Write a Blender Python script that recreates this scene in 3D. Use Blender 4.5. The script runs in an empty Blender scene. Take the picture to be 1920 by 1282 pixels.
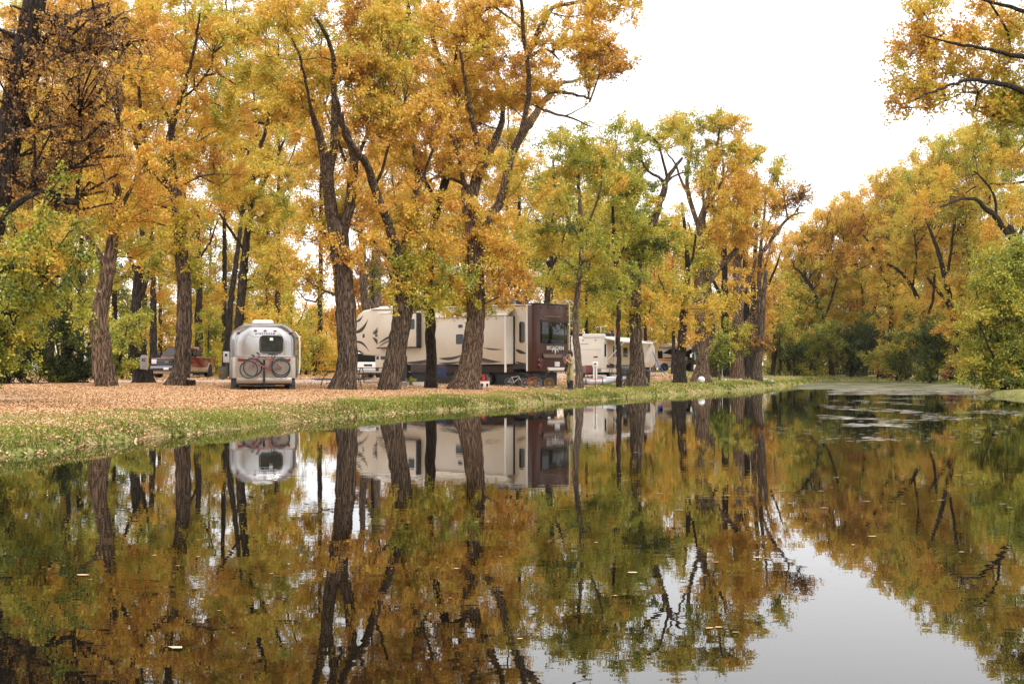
import bpy, bmesh, math, random
import numpy as np
from mathutils import Vector, Matrix, kdtree, noise

random.seed(7); RNG = np.random.default_rng(11)
SC = bpy.context.scene
COL = SC.collection
F = 2400.0      # focal length in photo pixels: a 45 mm lens on a 36 mm sensor, 1920 px wide
HZ = 695.0      # height of the horizon in the photo
HC = 1.2        # camera height above the water
R = math.radians

# ------------------------------------------------------------------ properties
def tag(o, label=None, cat=None, group=None, kind=None):
    if label: o['label'] = label
    if cat: o['category'] = cat
    if group: o['group'] = group
    if kind: o['kind'] = kind
    return o

def empty(name, loc, rz=0.0, label=None, cat=None, group=None, rx=0.0, ry=0.0):
    o = bpy.data.objects.new(name, None); COL.objects.link(o)
    o.empty_display_size = 0.3
    o.location = loc; o.rotation_euler = (rx, ry, rz)
    return tag(o, label, cat, group)

def dup(root, loc=None, rz=None, label=None):
    def cp(o, parent):
        c = o.copy(); COL.objects.link(c); c.parent = parent
        for ch in list(o.children): cp(ch, c)
        return c
    kids = list(root.children)
    r = root.copy(); COL.objects.link(r)
    for ch in kids: cp(ch, r)
    if loc is not None: r.location = loc
    if rz is not None: r.rotation_euler = (0, 0, rz)
    if label: r['label'] = label
    return r

# ------------------------------------------------------------------ materials
def new_mat(name):
    m = bpy.data.materials.new(name); m.use_nodes = True
    nt = m.node_tree
    for n in list(nt.nodes): nt.nodes.remove(n)
    out = nt.nodes.new('ShaderNodeOutputMaterial')
    return m, nt, out

def ramp(nt, stops):
    r = nt.nodes.new('ShaderNodeValToRGB'); e = r.color_ramp.elements
    e[0].position, e[0].color = stops[0][0], (*stops[0][1], 1)
    e[1].position, e[1].color = stops[-1][0], (*stops[-1][1], 1)
    for p, c in stops[1:-1]:
        x = e.new(p); x.color = (*c, 1)
    return r

def paint(name, col, rough=.5, metal=0.0, var=.12, scale=3.0, coat=0.0, bump=0.0, col2=None, emit=None, stretch=None):
    m, nt, out = new_mat(name)
    b = nt.nodes.new('ShaderNodeBsdfPrincipled'); nt.links.new(b.outputs[0], out.inputs[0])
    tc = nt.nodes.new('ShaderNodeTexCoord')
    n = nt.nodes.new('ShaderNodeTexNoise'); n.inputs['Scale'].default_value = scale; n.inputs['Detail'].default_value = 6
    src = tc.outputs['Object']
    if stretch:
        mp = nt.nodes.new('ShaderNodeMapping'); mp.inputs['Scale'].default_value = stretch
        nt.links.new(src, mp.inputs[0]); src = mp.outputs[0]
    nt.links.new(src, n.inputs['Vector'])
    c2 = col2 or tuple(c * (1 - 2.2 * var) for c in col)
    r = ramp(nt, [(.3, c2), (.62, col)])
    nt.links.new(n.outputs['Fac'], r.inputs[0]); nt.links.new(r.outputs[0], b.inputs['Base Color'])
    b.inputs['Roughness'].default_value = rough; b.inputs['Metallic'].default_value = metal
    b.inputs['Coat Weight'].default_value = coat
    if emit: b.inputs['Emission Color'].default_value = (*col, 1); b.inputs['Emission Strength'].default_value = emit
    if bump:
        bp = nt.nodes.new('ShaderNodeBump'); bp.inputs['Strength'].default_value = bump; bp.inputs['Distance'].default_value = .02
        nt.links.new(n.outputs['Fac'], bp.inputs['Height']); nt.links.new(bp.outputs[0], b.inputs['Normal'])
    return m

LEAFCOL = [(0.0, (.028, .045, .010)), (.22, (.130, .170, .020)), (.36, (.400, .420, .050)), (.48, (.620, .510, .065)),
           (.60, (.770, .520, .075)), (.76, (.770, .435, .080)), (.88, (.520, .260, .065)), (1.0, (.150, .085, .045))]
def leaf_material(name='leaf_surface', trans=.40):
    m, nt, out = new_mat(name)
    at = nt.nodes.new('ShaderNodeAttribute'); at.attribute_name = 'hue'
    r = ramp(nt, LEAFCOL); nt.links.new(at.outputs['Fac'], r.inputs[0])
    d = nt.nodes.new('ShaderNodeBsdfDiffuse'); t = nt.nodes.new('ShaderNodeBsdfTranslucent')
    g = nt.nodes.new('ShaderNodeBsdfGlossy'); g.inputs['Roughness'].default_value = .45; g.inputs['Color'].default_value = (.9, .9, .9, 1)
    for x in (d, t): nt.links.new(r.outputs[0], x.inputs['Color'])
    mx = nt.nodes.new('ShaderNodeMixShader'); mx.inputs[0].default_value = trans
    nt.links.new(d.outputs[0], mx.inputs[1]); nt.links.new(t.outputs[0], mx.inputs[2])
    m2 = nt.nodes.new('ShaderNodeMixShader'); m2.inputs[0].default_value = .035
    nt.links.new(mx.outputs[0], m2.inputs[1]); nt.links.new(g.outputs[0], m2.inputs[2])
    nt.links.new(m2.outputs[0], out.inputs[0])
    return m

def bark_material(name, dark, light, sc=1.0):
    m, nt, out = new_mat(name)
    b = nt.nodes.new('ShaderNodeBsdfPrincipled'); nt.links.new(b.outputs[0], out.inputs[0])
    b.inputs['Roughness'].default_value = .9; b.inputs['Specular IOR Level'].default_value = .2
    tc = nt.nodes.new('ShaderNodeTexCoord'); mp = nt.nodes.new('ShaderNodeMapping')
    mp.inputs['Scale'].default_value = (7.5 * sc, 7.5 * sc, .95 * sc)
    nt.links.new(tc.outputs['Object'], mp.inputs[0])
    n0 = nt.nodes.new('ShaderNodeTexNoise'); n0.inputs['Scale'].default_value = .7; n0.inputs['Detail'].default_value = 2
    nt.links.new(tc.outputs['Object'], n0.inputs['Vector'])
    ad = nt.nodes.new('ShaderNodeVectorMath'); ad.operation = 'MULTIPLY_ADD'; ad.inputs[1].default_value = (3, 3, 1)
    nt.links.new(n0.outputs['Color'], ad.inputs[0]); nt.links.new(mp.outputs[0], ad.inputs[2])
    n1 = nt.nodes.new('ShaderNodeTexNoise'); n1.inputs['Scale'].default_value = 1.5; n1.inputs['Detail'].default_value = 5; n1.inputs['Roughness'].default_value = .62
    nt.links.new(ad.outputs[0], n1.inputs['Vector'])
    n2 = nt.nodes.new('ShaderNodeTexNoise'); n2.inputs['Scale'].default_value = 30; n2.inputs['Detail'].default_value = 4
    nt.links.new(tc.outputs['Object'], n2.inputs['Vector'])
    # ridges: distance of the noise from its middle value
    sb = nt.nodes.new('ShaderNodeMath'); sb.operation = 'SUBTRACT'; sb.inputs[1].default_value = .5; nt.links.new(n1.outputs['Fac'], sb.inputs[0])
    ab = nt.nodes.new('ShaderNodeMath'); ab.operation = 'ABSOLUTE'; nt.links.new(sb.outputs[0], ab.inputs[0])
    ml = nt.nodes.new('ShaderNodeMath'); ml.operation = 'MULTIPLY'; ml.inputs[1].default_value = 7.5; ml.use_clamp = True; nt.links.new(ab.outputs[0], ml.inputs[0])
    mu = nt.nodes.new('ShaderNodeMath'); mu.operation = 'MULTIPLY'
    ad3 = nt.nodes.new('ShaderNodeMath'); ad3.operation = 'ADD'; ad3.inputs[1].default_value = .35; nt.links.new(n2.outputs['Fac'], ad3.inputs[0])
    nt.links.new(ml.outputs[0], mu.inputs[0]); nt.links.new(ad3.outputs[0], mu.inputs[1])
    r = ramp(nt, [(.06, dark), (.35, tuple(a * .45 + c * .55 for a, c in zip(dark, light))), (.9, light)])  # furrows darkened in the colour as well as bumped, adding crevice shade
    nt.links.new(mu.outputs[0], r.inputs[0]); nt.links.new(r.outputs[0], b.inputs['Base Color'])
    bp = nt.nodes.new('ShaderNodeBump'); bp.inputs['Strength'].default_value = 1.0; bp.inputs['Distance'].default_value = .07
    nt.links.new(mu.outputs[0], bp.inputs['Height']); nt.links.new(bp.outputs[0], b.inputs['Normal'])
    return m

M = {}
M['leaf'] = leaf_material()
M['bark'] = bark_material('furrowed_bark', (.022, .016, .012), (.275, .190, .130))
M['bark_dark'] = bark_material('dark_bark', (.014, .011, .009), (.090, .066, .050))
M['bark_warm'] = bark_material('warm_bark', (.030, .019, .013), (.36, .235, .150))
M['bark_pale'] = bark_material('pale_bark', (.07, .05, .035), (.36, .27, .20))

# ------------------------------------------------------------------ mesh builder
class MB:
    def __init__(s): s.bm = bmesh.new()
    def _add(s, vs, fs, smooth=False):
        bv = [s.bm.verts.new(v) for v in vs]
        for f in fs:
            try:
                q = s.bm.faces.new([bv[i] for i in f]); q.smooth = smooth
            except ValueError: pass
        return s
    def box(s, x0, x1, y0, y1, z0, z1, taper=0, mat=None):
        t = taper
        v = [(x0, y0, z0), (x1, y0, z0), (x1, y1, z0), (x0, y1, z0), (x0 + t, y0 + t, z1), (x1 - t, y0 + t, z1), (x1 - t, y1 - t, z1), (x0 + t, y1 - t, z1)]
        if mat: v = [mat @ Vector(p) for p in v]
        return s._add(v, [(0, 3, 2, 1), (4, 5, 6, 7), (0, 1, 5, 4), (1, 2, 6, 5), (2, 3, 7, 6), (3, 0, 4, 7)])
    def prism(s, poly, axis, a, b):
        """poly: 2D points; axis 'x' -> (y,z) poly, 'y' -> (x,z), 'z' -> (x,y)"""
        def P(p, t): return {'x': (t, p[0], p[1]), 'y': (p[0], t, p[1]), 'z': (p[0], p[1], t)}[axis]
        n = len(poly)
        vs = [P(p, a) for p in poly] + [P(p, b) for p in poly]
        fs = [tuple(range(n))[::-1], tuple(range(n, 2 * n))] + [(i, (i + 1) % n, n + (i + 1) % n, n + i) for i in range(n)]
        return s._add(vs, fs)
    def tube(s, pts, r, n=8, closed=False, smooth=True, caps=True):
        pts = [Vector(p) for p in pts]; m = len(pts)
        rs = r if hasattr(r, '__len__') else [r] * m
        vs = []; up = None
        for i, p in enumerate(pts):
            if closed: d = (pts[(i + 1) % m] - pts[i - 1])
            else: d = pts[min(i + 1, m - 1)] - pts[max(i - 1, 0)]
            d.normalize()
            if up is None:
                up = Vector((0, 0, 1)) if abs(d.z) < .9 else Vector((1, 0, 0))
            a = d.cross(up).normalized(); b = a.cross(d).normalized(); up = b
            for k in range(n):
                t = 2 * math.pi * k / n
                vs.append(p + (a * math.cos(t) + b * math.sin(t)) * rs[i])
        fs = []
        for i in range(m if closed else m - 1):
            j = (i + 1) % m
            for k in range(n):
                fs.append((i * n + k, i * n + (k + 1) % n, j * n + (k + 1) % n, j * n + k))
        if not closed and caps: fs += [tuple(range(n))[::-1], tuple(range((m - 1) * n, m * n))]
        return s._add(vs, fs, smooth)
    def cyl(s, a, b, r, n=12, r2=None): return s.tube([a, b], [r, r if r2 is None else r2], n)
    def ring(s, c, axis, rad, r, n=24, k=6, a0=0, a1=2 * math.pi):
        cl = a1 - a0 > 6.28
        pts = []
        for i in range(n if cl else n + 1):
            t = a0 + (a1 - a0) * i / n
            u, v = math.cos(t) * rad, math.sin(t) * rad
            pts.append({'x': (c[0], c[1] + u, c[2] + v), 'y': (c[0] + u, c[1], c[2] + v), 'z': (c[0] + u, c[1] + v, c[2])}[axis])
        return s.tube(pts, r, k, closed=cl)
    def ball(s, c, rx, ry=None, rz=None, n=12):
        ry = ry or rx; rz = rz or rx
        vs = [(c[0], c[1], c[2] - rz)]; h = n // 2
        for i in range(1, h):
            f = -math.pi / 2 + math.pi * i / h
            for k in range(n):
                t = 2 * math.pi * k / n
                vs.append((c[0] + rx * math.cos(f) * math.cos(t), c[1] + ry * math.cos(f) * math.sin(t), c[2] + rz * math.sin(f)))
        vs.append((c[0], c[1], c[2] + rz)); L = len(vs) - 1
        fs = [(0, 1 + (k + 1) % n, 1 + k) for k in range(n)]
        for i in range(h - 2):
            for k in range(n):
                a = 1 + i * n + k; b = 1 + i * n + (k + 1) % n
                fs.append((a, b, b + n, a + n))
        o = 1 + (h - 2) * n
        fs += [(L, o + k, o + (k + 1) % n) for k in range(n)]
        return s._add(vs, fs, True)
    def loft(s, rings, caps=True, smooth=True):
        n = len(rings[0]); vs = [p for r in rings for p in r]; fs = []
        for i in range(len(rings) - 1):
            for k in range(n):
                fs.append((i * n + k, i * n + (k + 1) % n, (i + 1) * n + (k + 1) % n, (i + 1) * n + k))
        if caps: fs += [tuple(range(n))[::-1], tuple(range((len(rings) - 1) * n, len(rings) * n))]
        return s._add(vs, fs, smooth)
    def build(s, name, mat, parent=None, bevel=0.0, seg=2, smooth=True, loc=None, rz=0):
        bm = s.bm
        bmesh.ops.recalc_face_normals(bm, faces=bm.faces)
        if bevel:
            ed = [e for e in bm.edges if len(e.link_faces) == 2 and e.calc_face_angle(0) > .6]
            bmesh.ops.bevel(bm, geom=ed, offset=bevel, segments=seg, profile=.5, affect='EDGES', clamp_overlap=True)
        me = bpy.data.meshes.new(name); bm.to_mesh(me); bm.free()
        if smooth:
            me.shade_smooth()
            try: me.set_sharp_from_angle(angle=R(38))
            except Exception: pass
        me.materials.append(M[mat] if isinstance(mat, str) else mat)
        o = bpy.data.objects.new(name, me); COL.objects.link(o)
        if parent: o.parent = parent
        if loc is not None: o.location = loc
        if rz: o.rotation_euler = (0, 0, rz)
        return o

def np_mesh(name, V, FA, mat, parent=None, smooth=False, hue=None):
    """V (n,3); FA (m,k) with one k, or a list of such arrays"""
    me = bpy.data.meshes.new(name)
    FL = FA if isinstance(FA, list) else [FA]
    FL = [f for f in FL if len(f)]
    nl = sum(f.size for f in FL); nf = sum(len(f) for f in FL)
    me.vertices.add(len(V)); me.vertices.foreach_set('co', np.ascontiguousarray(V, np.float32).ravel())
    me.loops.add(nl); me.loops.foreach_set('vertex_index', np.concatenate([f.ravel() for f in FL]).astype(np.int32))
    me.polygons.add(nf)
    tot = np.concatenate([np.full(len(f), f.shape[1]) for f in FL]); st = np.concatenate([[0], np.cumsum(tot)[:-1]])
    me.polygons.foreach_set('loop_start', st.astype(np.int32))
    try: me.polygons.foreach_set('loop_total', tot.astype(np.int32))
    except Exception: pass
    if smooth: me.polygons.foreach_set('use_smooth', np.ones(nf, bool))
    if hue is not None:
        a = me.attributes.new('hue', 'FLOAT', 'POINT'); a.data.foreach_set('value', np.ascontiguousarray(hue, np.float32))
    me.update(calc_edges=True)
    me.materials.append(M[mat] if isinstance(mat, str) else mat)
    o = bpy.data.objects.new(name, me); COL.objects.link(o)
    if parent: o.parent = parent
    return o

# ------------------------------------------------------------------ terrain
SHORE = np.array([(-16, -6), (-14, 4), (-10, 11), (-6.8, 16.9), (-6.76, 21.3), (-5.95, 25.5), (-4.47, 32), (-1.8, 39.5), (2.5, 50.5),
                  (9.2, 67), (17.1, 87.3), (28.7, 122), (31.5, 136), (35.6, 146), (41.2, 146), (42.0, 134), (41.0, 122), (39, 110), (31, 84), (24.4, 68), (22.5, 55), (21, 40),
                  (18, 20), (14, 0), (8, -6)], float)
def smooth_closed(P, it=2):
    for _ in range(it):
        Q = np.roll(P, -1, 0)
        P = np.stack([.75 * P + .25 * Q, .25 * P + .75 * Q], 1).reshape(-1, 2)
    return P
SHP = smooth_closed(SHORE)
def sdf(x, y):
    """distance to the shoreline, positive on land"""
    x = np.atleast_1d(np.asarray(x, float)); y = np.atleast_1d(np.asarray(y, float))
    best = np.full(x.shape, 1e9); ins = np.zeros(x.shape, bool)
    A = SHP; B = np.roll(SHP, -1, 0)
    for (ax, ay), (bx, by) in zip(A, B):
        dx, dy = bx - ax, by - ay; L = dx * dx + dy * dy
        t = np.clip(((x - ax) * dx + (y - ay) * dy) / L, 0, 1)
        best = np.minimum(best, np.hypot(x - ax - t * dx, y - ay - t * dy))
        c = ((ay > y) != (by > y)) & (x < (bx - ax) * (y - ay) / (by - ay + 1e-12) + ax)
        ins ^= c
    wob = .20 * np.sin(x * 1.7 + y * .9) * np.sin(y * 1.3 - x * .6) + .09 * np.sin(x * 4.1 - y * 3.3) + .05 * np.sin(y * 7.3 + 2 * np.sin(x * 3))
    return np.where(ins, -best, best) + wob
def gz(x, y):
    x = np.atleast_1d(np.asarray(x, float)); y = np.atleast_1d(np.asarray(y, float))
    d = sdf(x, y)
    land = .04 + .24 * (1 - np.exp(-np.maximum(d, 0) / .45)) + .02 * np.minimum(np.maximum(d, 0), 18) + .006 * np.clip(y - 60, 0, 90) * np.clip((24 - x) / 8, 0, 1)
    land += (.02 * np.sin(x * .9 + 1) * np.sin(y * .7) + .012 * np.sin(x * 2.3) * np.sin(y * 1.9 + 2)) * np.clip(d, 0, 1)
    return np.where(d > 0, land * np.clip(d / .12, 0, 1) , -.8 * (1 - np.exp(np.minimum(d, 0) / .8)))
def G(x, y): return float(gz(x, y)[0])
def P(px, s, z=None):
    """the point seen at picture column px where one metre spans s photo pixels"""
    x, y = (px - 960) / s, F / s
    return Vector((x, y, G(x, y) if z is None else z))
def ZP(py, s): return HC + (HZ - py) / s
# ------------------------------------------------------------------ sky, sun, camera
world = bpy.data.worlds.new('World'); SC.world = world; world.use_nodes = True
wn = world.node_tree
for n in list(wn.nodes): wn.nodes.remove(n)
SUN_EL, SUN_AZ = R(48), R(150)      # behind the camera and to its right (compass angle from +Y, clockwise)
wo = wn.nodes.new('ShaderNodeOutputWorld'); bg = wn.nodes.new('ShaderNodeBackground')
sky = wn.nodes.new('ShaderNodeTexSky'); sky.sky_type = 'NISHITA'; sky.sun_disc = False
sky.sun_elevation = SUN_EL; sky.sun_rotation = SUN_AZ; sky.dust_density = 3.0; sky.ozone_density = 1.0
hs = wn.nodes.new('ShaderNodeHueSaturation'); hs.inputs['Saturation'].default_value = .22
mixn = wn.nodes.new('ShaderNodeMix'); mixn.data_type = 'RGBA'; mixn.inputs['Factor'].default_value = .8
mixn.inputs['B'].default_value = (18.0, 18.0, 18.3, 1)          # a thick even cloud layer over the clear sky
wn.links.new(sky.outputs[0], hs.inputs['Color']); wn.links.new(hs.outputs[0], mixn.inputs['A'])
wn.links.new(mixn.outputs['Result'], bg.inputs['Color']); bg.inputs['Strength'].default_value = .12
wn.links.new(bg.outputs[0], wo.inputs[0])

sl = bpy.data.lights.new('sun', 'SUN'); sl.energy = 2.1; sl.angle = R(16); sl.color = (1, .93, .84)
so = bpy.data.objects.new('sun', sl); COL.objects.link(so)
sd = Vector((math.sin(SUN_AZ) * math.cos(SUN_EL), math.cos(SUN_AZ) * math.cos(SUN_EL), math.sin(SUN_EL)))
so.rotation_euler = sd.to_track_quat('Z', 'Y').to_euler(); so.location = sd * 40

cd = bpy.data.cameras.new('camera'); cd.lens = 45; cd.sensor_width = 36; cd.clip_start = .1; cd.clip_end = 3000
co = bpy.data.objects.new('camera', cd); COL.objects.link(co); SC.camera = co
co.location = (0, 0, HC); co.rotation_euler = (R(90) + math.atan((HZ - 641) / F), 0, 0)

SC.view_settings.view_transform = 'Standard'; SC.view_settings.look = 'None'
SC.view_settings.gamma = 1; SC.view_settings.exposure = 0.0
SC.cycles.max_bounces = 6; SC.cycles.diffuse_bounces = 3; SC.cycles.glossy_bounces = 3
SC.cycles.transmission_bounces = 4; SC.cycles.transparent_max_bounces = 6
SC.cycles.caustics_reflective = False; SC.cycles.caustics_refractive = False
try: SC.cycles.use_denoising = True
except Exception: pass

# ------------------------------------------------------------------ ground
def mask_grass(x, y):
    """1 where grass wins over leaf litter"""
    d = sdf(x, y)
    w = 2.3 + 3.0 * np.clip((y - 48) / 26, 0, 1) + 6 * np.clip((y - 95) / 30, 0, 1) + .9 * np.sin(x * .8 + y * .45) * np.sin(y * .37)
    w = np.where(y < 24, w + .9, w)
    g = 1 - np.clip((d - w) / 1.8 + .5, 0, 1)
    return np.where((x > 15) & (d > 0) & (y < 150), np.maximum(g, .8), g)
def build_ground():
    def axis(segs):
        out = []
        for a, b, st in segs: out += list(np.arange(a, b, st))
        out.append(segs[-1][1]); return np.array(out)
    xs = axis([(-400, -150, 50), (-150, -40, 5), (-40, -18, .9), (-18, 30, .28), (30, 62, .7), (62, 150, 5), (150, 400, 50)])
    ys = axis([(-60, 6, 3), (6, 14, .6), (14, 60, .25), (60, 100, .4), (100, 175, .8), (175, 300, 6), (300, 540, 60)])
    X, Y = np.meshgrid(xs, ys); x = X.ravel(); y = Y.ravel()
    z = gz(x, y); g = mask_grass(x, y)
    nx, ny = len(xs), len(ys)
    i = (np.arange(ny - 1)[:, None] * nx + np.arange(nx - 1)[None]).ravel()
    FA = np.stack([i, i + 1, i + 1 + nx, i + nx], 1)
    m, nt, out = new_mat('leaf_strewn_earth')
    b = nt.nodes.new('ShaderNodeBsdfPrincipled'); nt.links.new(b.outputs[0], out.inputs[0]); b.inputs['Roughness'].default_value = .95
    b.inputs['Specular IOR Level'].default_value = .1
    at = nt.nodes.new('ShaderNodeAttribute'); at.attribute_name = 'hue'
    tc = nt.nodes.new('ShaderNodeTexCoord')
    def nz(s, d):
        n = nt.nodes.new('ShaderNodeTexNoise'); n.inputs['Scale'].default_value = s; n.inputs['Detail'].default_value = d
        nt.links.new(tc.outputs['Object'], n.inputs['Vector']); return n
    n1 = nz(22, 7); n2 = nz(.8, 6); n3 = nz(12, 6)
    lit = ramp(nt, [(.32, (.19, .105, .055)), (.47, (.43, .27, .15)), (.62, (.62, .41, .25))]); nt.links.new(n1.outputs['Fac'], lit.inputs[0])
    grs = ramp(nt, [(.3, (.07, .08, .022)), (.5, (.20, .21, .05)), (.68, (.40, .33, .16))]); nt.links.new(n3.outputs['Fac'], grs.inputs[0])
    ad = nt.nodes.new('ShaderNodeMath'); ad.operation = 'MULTIPLY_ADD'; ad.inputs[1].default_value = 3.0; ad.inputs[2].default_value = -1.55
    nt.links.new(n2.outputs['Fac'], ad.inputs[0])
    ad2 = nt.nodes.new('ShaderNodeMath'); ad2.operation = 'ADD'; ad2.use_clamp = True
    nt.links.new(at.outputs['Fac'], ad2.inputs[0]); nt.links.new(ad.outputs[0], ad2.inputs[1])
    mx = nt.nodes.new('ShaderNodeMix'); mx.data_type = 'RGBA'
    nt.links.new(ad2.outputs[0], mx.inputs['Factor']); nt.links.new(lit.outputs[0], mx.inputs['A']); nt.links.new(grs.outputs[0], mx.inputs['B'])
    nt.links.new(mx.outputs['Result'], b.inputs['Base Color'])
    bp = nt.nodes.new('ShaderNodeBump'); bp.inputs['Strength'].default_value = .8; bp.inputs['Distance'].default_value = .03
    nt.links.new(n1.outputs['Fac'], bp.inputs['Height']); nt.links.new(bp.outputs[0], b.inputs['Normal'])
    o = np_mesh('ground', np.stack([x, y, z], 1), FA, m, smooth=True, hue=g)
    tag(o, kind='structure')
build_ground()

def strip(name, pts, widths, mat, lift=.012, nseg=60, nw=6):
    """a road laid on the ground: centre line and half widths"""
    pts = np.array(pts, float); widths = np.array(widths, float)
    t = np.linspace(0, 1, len(pts)); tt = np.linspace(0, 1, nseg)
    cx, cy, w = np.interp(tt, t, pts[:, 0]), np.interp(tt, t, pts[:, 1]), np.interp(tt, t, widths)
    for _ in range(4):
        cx[1:-1] = (cx[:-2] + cx[1:-1] * 2 + cx[2:]) / 4; cy[1:-1] = (cy[:-2] + cy[1:-1] * 2 + cy[2:]) / 4
    dx, dy = np.gradient(cx), np.gradient(cy); L = np.hypot(dx, dy); nx_, ny_ = -dy / L, dx / L
    vs = []
    for k in range(nw + 1):
        f = (k / nw * 2 - 1); ww = w * (1 + .12 * np.sin(tt * 31 + k) * (abs(f) > .9))
        vs.append(np.stack([cx + nx_ * f * ww, cy + ny_ * f * ww], 1))
    V = np.stack(vs, 1).reshape(-1, 2); z = gz(V[:, 0], V[:, 1]) + lift
    z += np.tile(-.02 * (np.abs(np.linspace(-1, 1, nw + 1)) > .99), nseg)
    i = (np.arange(nseg - 1)[:, None] * (nw + 1) + np.arange(nw)[None]).ravel()
    FA = np.stack([i, i + 1, i + nw + 2, i + nw + 1], 1)
    o = np_mesh(name, np.column_stack([V, z]), FA, mat, smooth=True)
    return tag(o, kind='structure')
M['gravel'] = paint('pale_gravel', (.52, .40, .32), .95, var=.12, scale=9, bump=.5)
M['gravel2'] = paint('pale_gravel_track', (.47, .36, .28), .95, var=.12, scale=9, bump=.5)
ROADS = [([(-46, 48), (-26, 58), (-16.5, 63), (-11, 64.5), (-4, 76), (0, 88), (6, 104), (11, 122), (20, 150)], 3.2), ([(-34, 41), (-24, 38.5), (-17.5, 35.5), (-14, 33.2)], 1.5)]
strip('gravel_road', ROADS[0][0], [3.2, 3.4, 3.8, 3.8, 3.2, 3.2, 3.2, 3.4, 3.4], 'gravel', lift=.03, nseg=120)
strip('gravel_path', ROADS[1][0], [1.8, 1.9, 1.7, .8], 'gravel2', lift=.035)

# ------------------------------------------------------------------ water
def build_water():
    m, nt, out = new_mat('still_pond_water')
    b = nt.nodes.new('ShaderNodeBsdfPrincipled'); nt.links.new(b.outputs[0], out.inputs[0])
    b.inputs['Base Color'].default_value = (.006, .005, .003, 1); b.inputs['Roughness'].default_value = .0; b.inputs['IOR'].default_value = 1.33
    tc = nt.nodes.new('ShaderNodeTexCoord')
    def nz(sc, scale, det):
        mp = nt.nodes.new('ShaderNodeMapping'); mp.inputs['Scale'].default_value = sc
        n = nt.nodes.new('ShaderNodeTexNoise'); n.inputs['Scale'].default_value = scale; n.inputs['Detail'].default_value = det
        nt.links.new(tc.outputs['Object'], mp.inputs[0]); nt.links.new(mp.outputs[0], n.inputs['Vector']); return n
    a = nz((1, 1.6, 1), 3.2, 2); c = nz((1, 1, 1), .35, 2)
    mu = nt.nodes.new('ShaderNodeMath'); mu.operation = 'MULTIPLY'
    rp = nt.nodes.new('ShaderNodeMapRange'); rp.inputs['From Min'].default_value = .4; rp.inputs['From Max'].default_value = .62
    rp.inputs['To Min'].default_value = .35; rp.inputs['To Max'].default_value = 1.0
    nt.links.new(c.outputs['Fac'], rp.inputs['Value'])
    nt.links.new(a.outputs['Fac'], mu.inputs[0]); nt.links.new(rp.outputs[0], mu.inputs[1])
    bp = nt.nodes.new('ShaderNodeBump'); bp.inputs['Strength'].default_value = 1.0; bp.inputs['Distance'].default_value = .0007
    nt.links.new(mu.outputs[0], bp.inputs['Height']); nt.links.new(bp.outputs[0], b.inputs['Normal'])
    V = np.array([(-40, -20, 0), (80, -20, 0), (80, 170, 0), (-40, 170, 0)], float)
    o = np_mesh('water', V, np.array([(0, 1, 2, 3)]), m); tag(o, kind='structure')
build_water()

# ------------------------------------------------------------------ scattered flats: litter, grass, scum
M['litter'] = None
def hue_mat(name, stops, rough=.8, trans=.0):
    m, nt, out = new_mat(name)
    at = nt.nodes.new('ShaderNodeAttribute'); at.attribute_name = 'hue'
    r = ramp(nt, stops); nt.links.new(at.outputs['Fac'], r.inputs[0])
    d = nt.nodes.new('ShaderNodeBsdfPrincipled'); d.inputs['Roughness'].default_value = rough; d.inputs['Specular IOR Level'].default_value = .25
    nt.links.new(r.outputs[0], d.inputs['Base Color'])
    if trans:
        t = nt.nodes.new('ShaderNodeBsdfTranslucent'); nt.links.new(r.outputs[0], t.inputs['Color'])
        mx = nt.nodes.new('ShaderNodeMixShader'); mx.inputs[0].default_value = trans
        nt.links.new(d.outputs[0], mx.inputs[1]); nt.links.new(t.outputs[0], mx.inputs[2]); nt.links.new(mx.outputs[0], out.inputs[0])
    else: nt.links.new(d.outputs[0], out.inputs[0])
    return m
M['litter'] = hue_mat('dry_fallen_leaves', [(0, (.15, .08, .035)), (.3, (.40, .22, .09)), (.6, (.64, .38, .20)), (.85, (.74, .52, .36)), (1, (.62, .38, .06))], .7)
M['grass'] = hue_mat('lawn_grass', [(0, (.07, .09, .02)), (.5, (.22, .29, .035)), (.8, (.44, .41, .09)), (1, (.50, .42, .24))], .7, .3)

def sample_area(n, x0, x1, y0, y1, keep):
    x = RNG.uniform(x0, x1, n); y = RNG.uniform(y0, y1, n); k = RNG.random(n) < keep(x, y)
    # only the ground inside the camera's wedge plus a good margin
    k &= (np.abs(x) < .44 * y + 4)
    return x[k], y[k]

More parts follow.
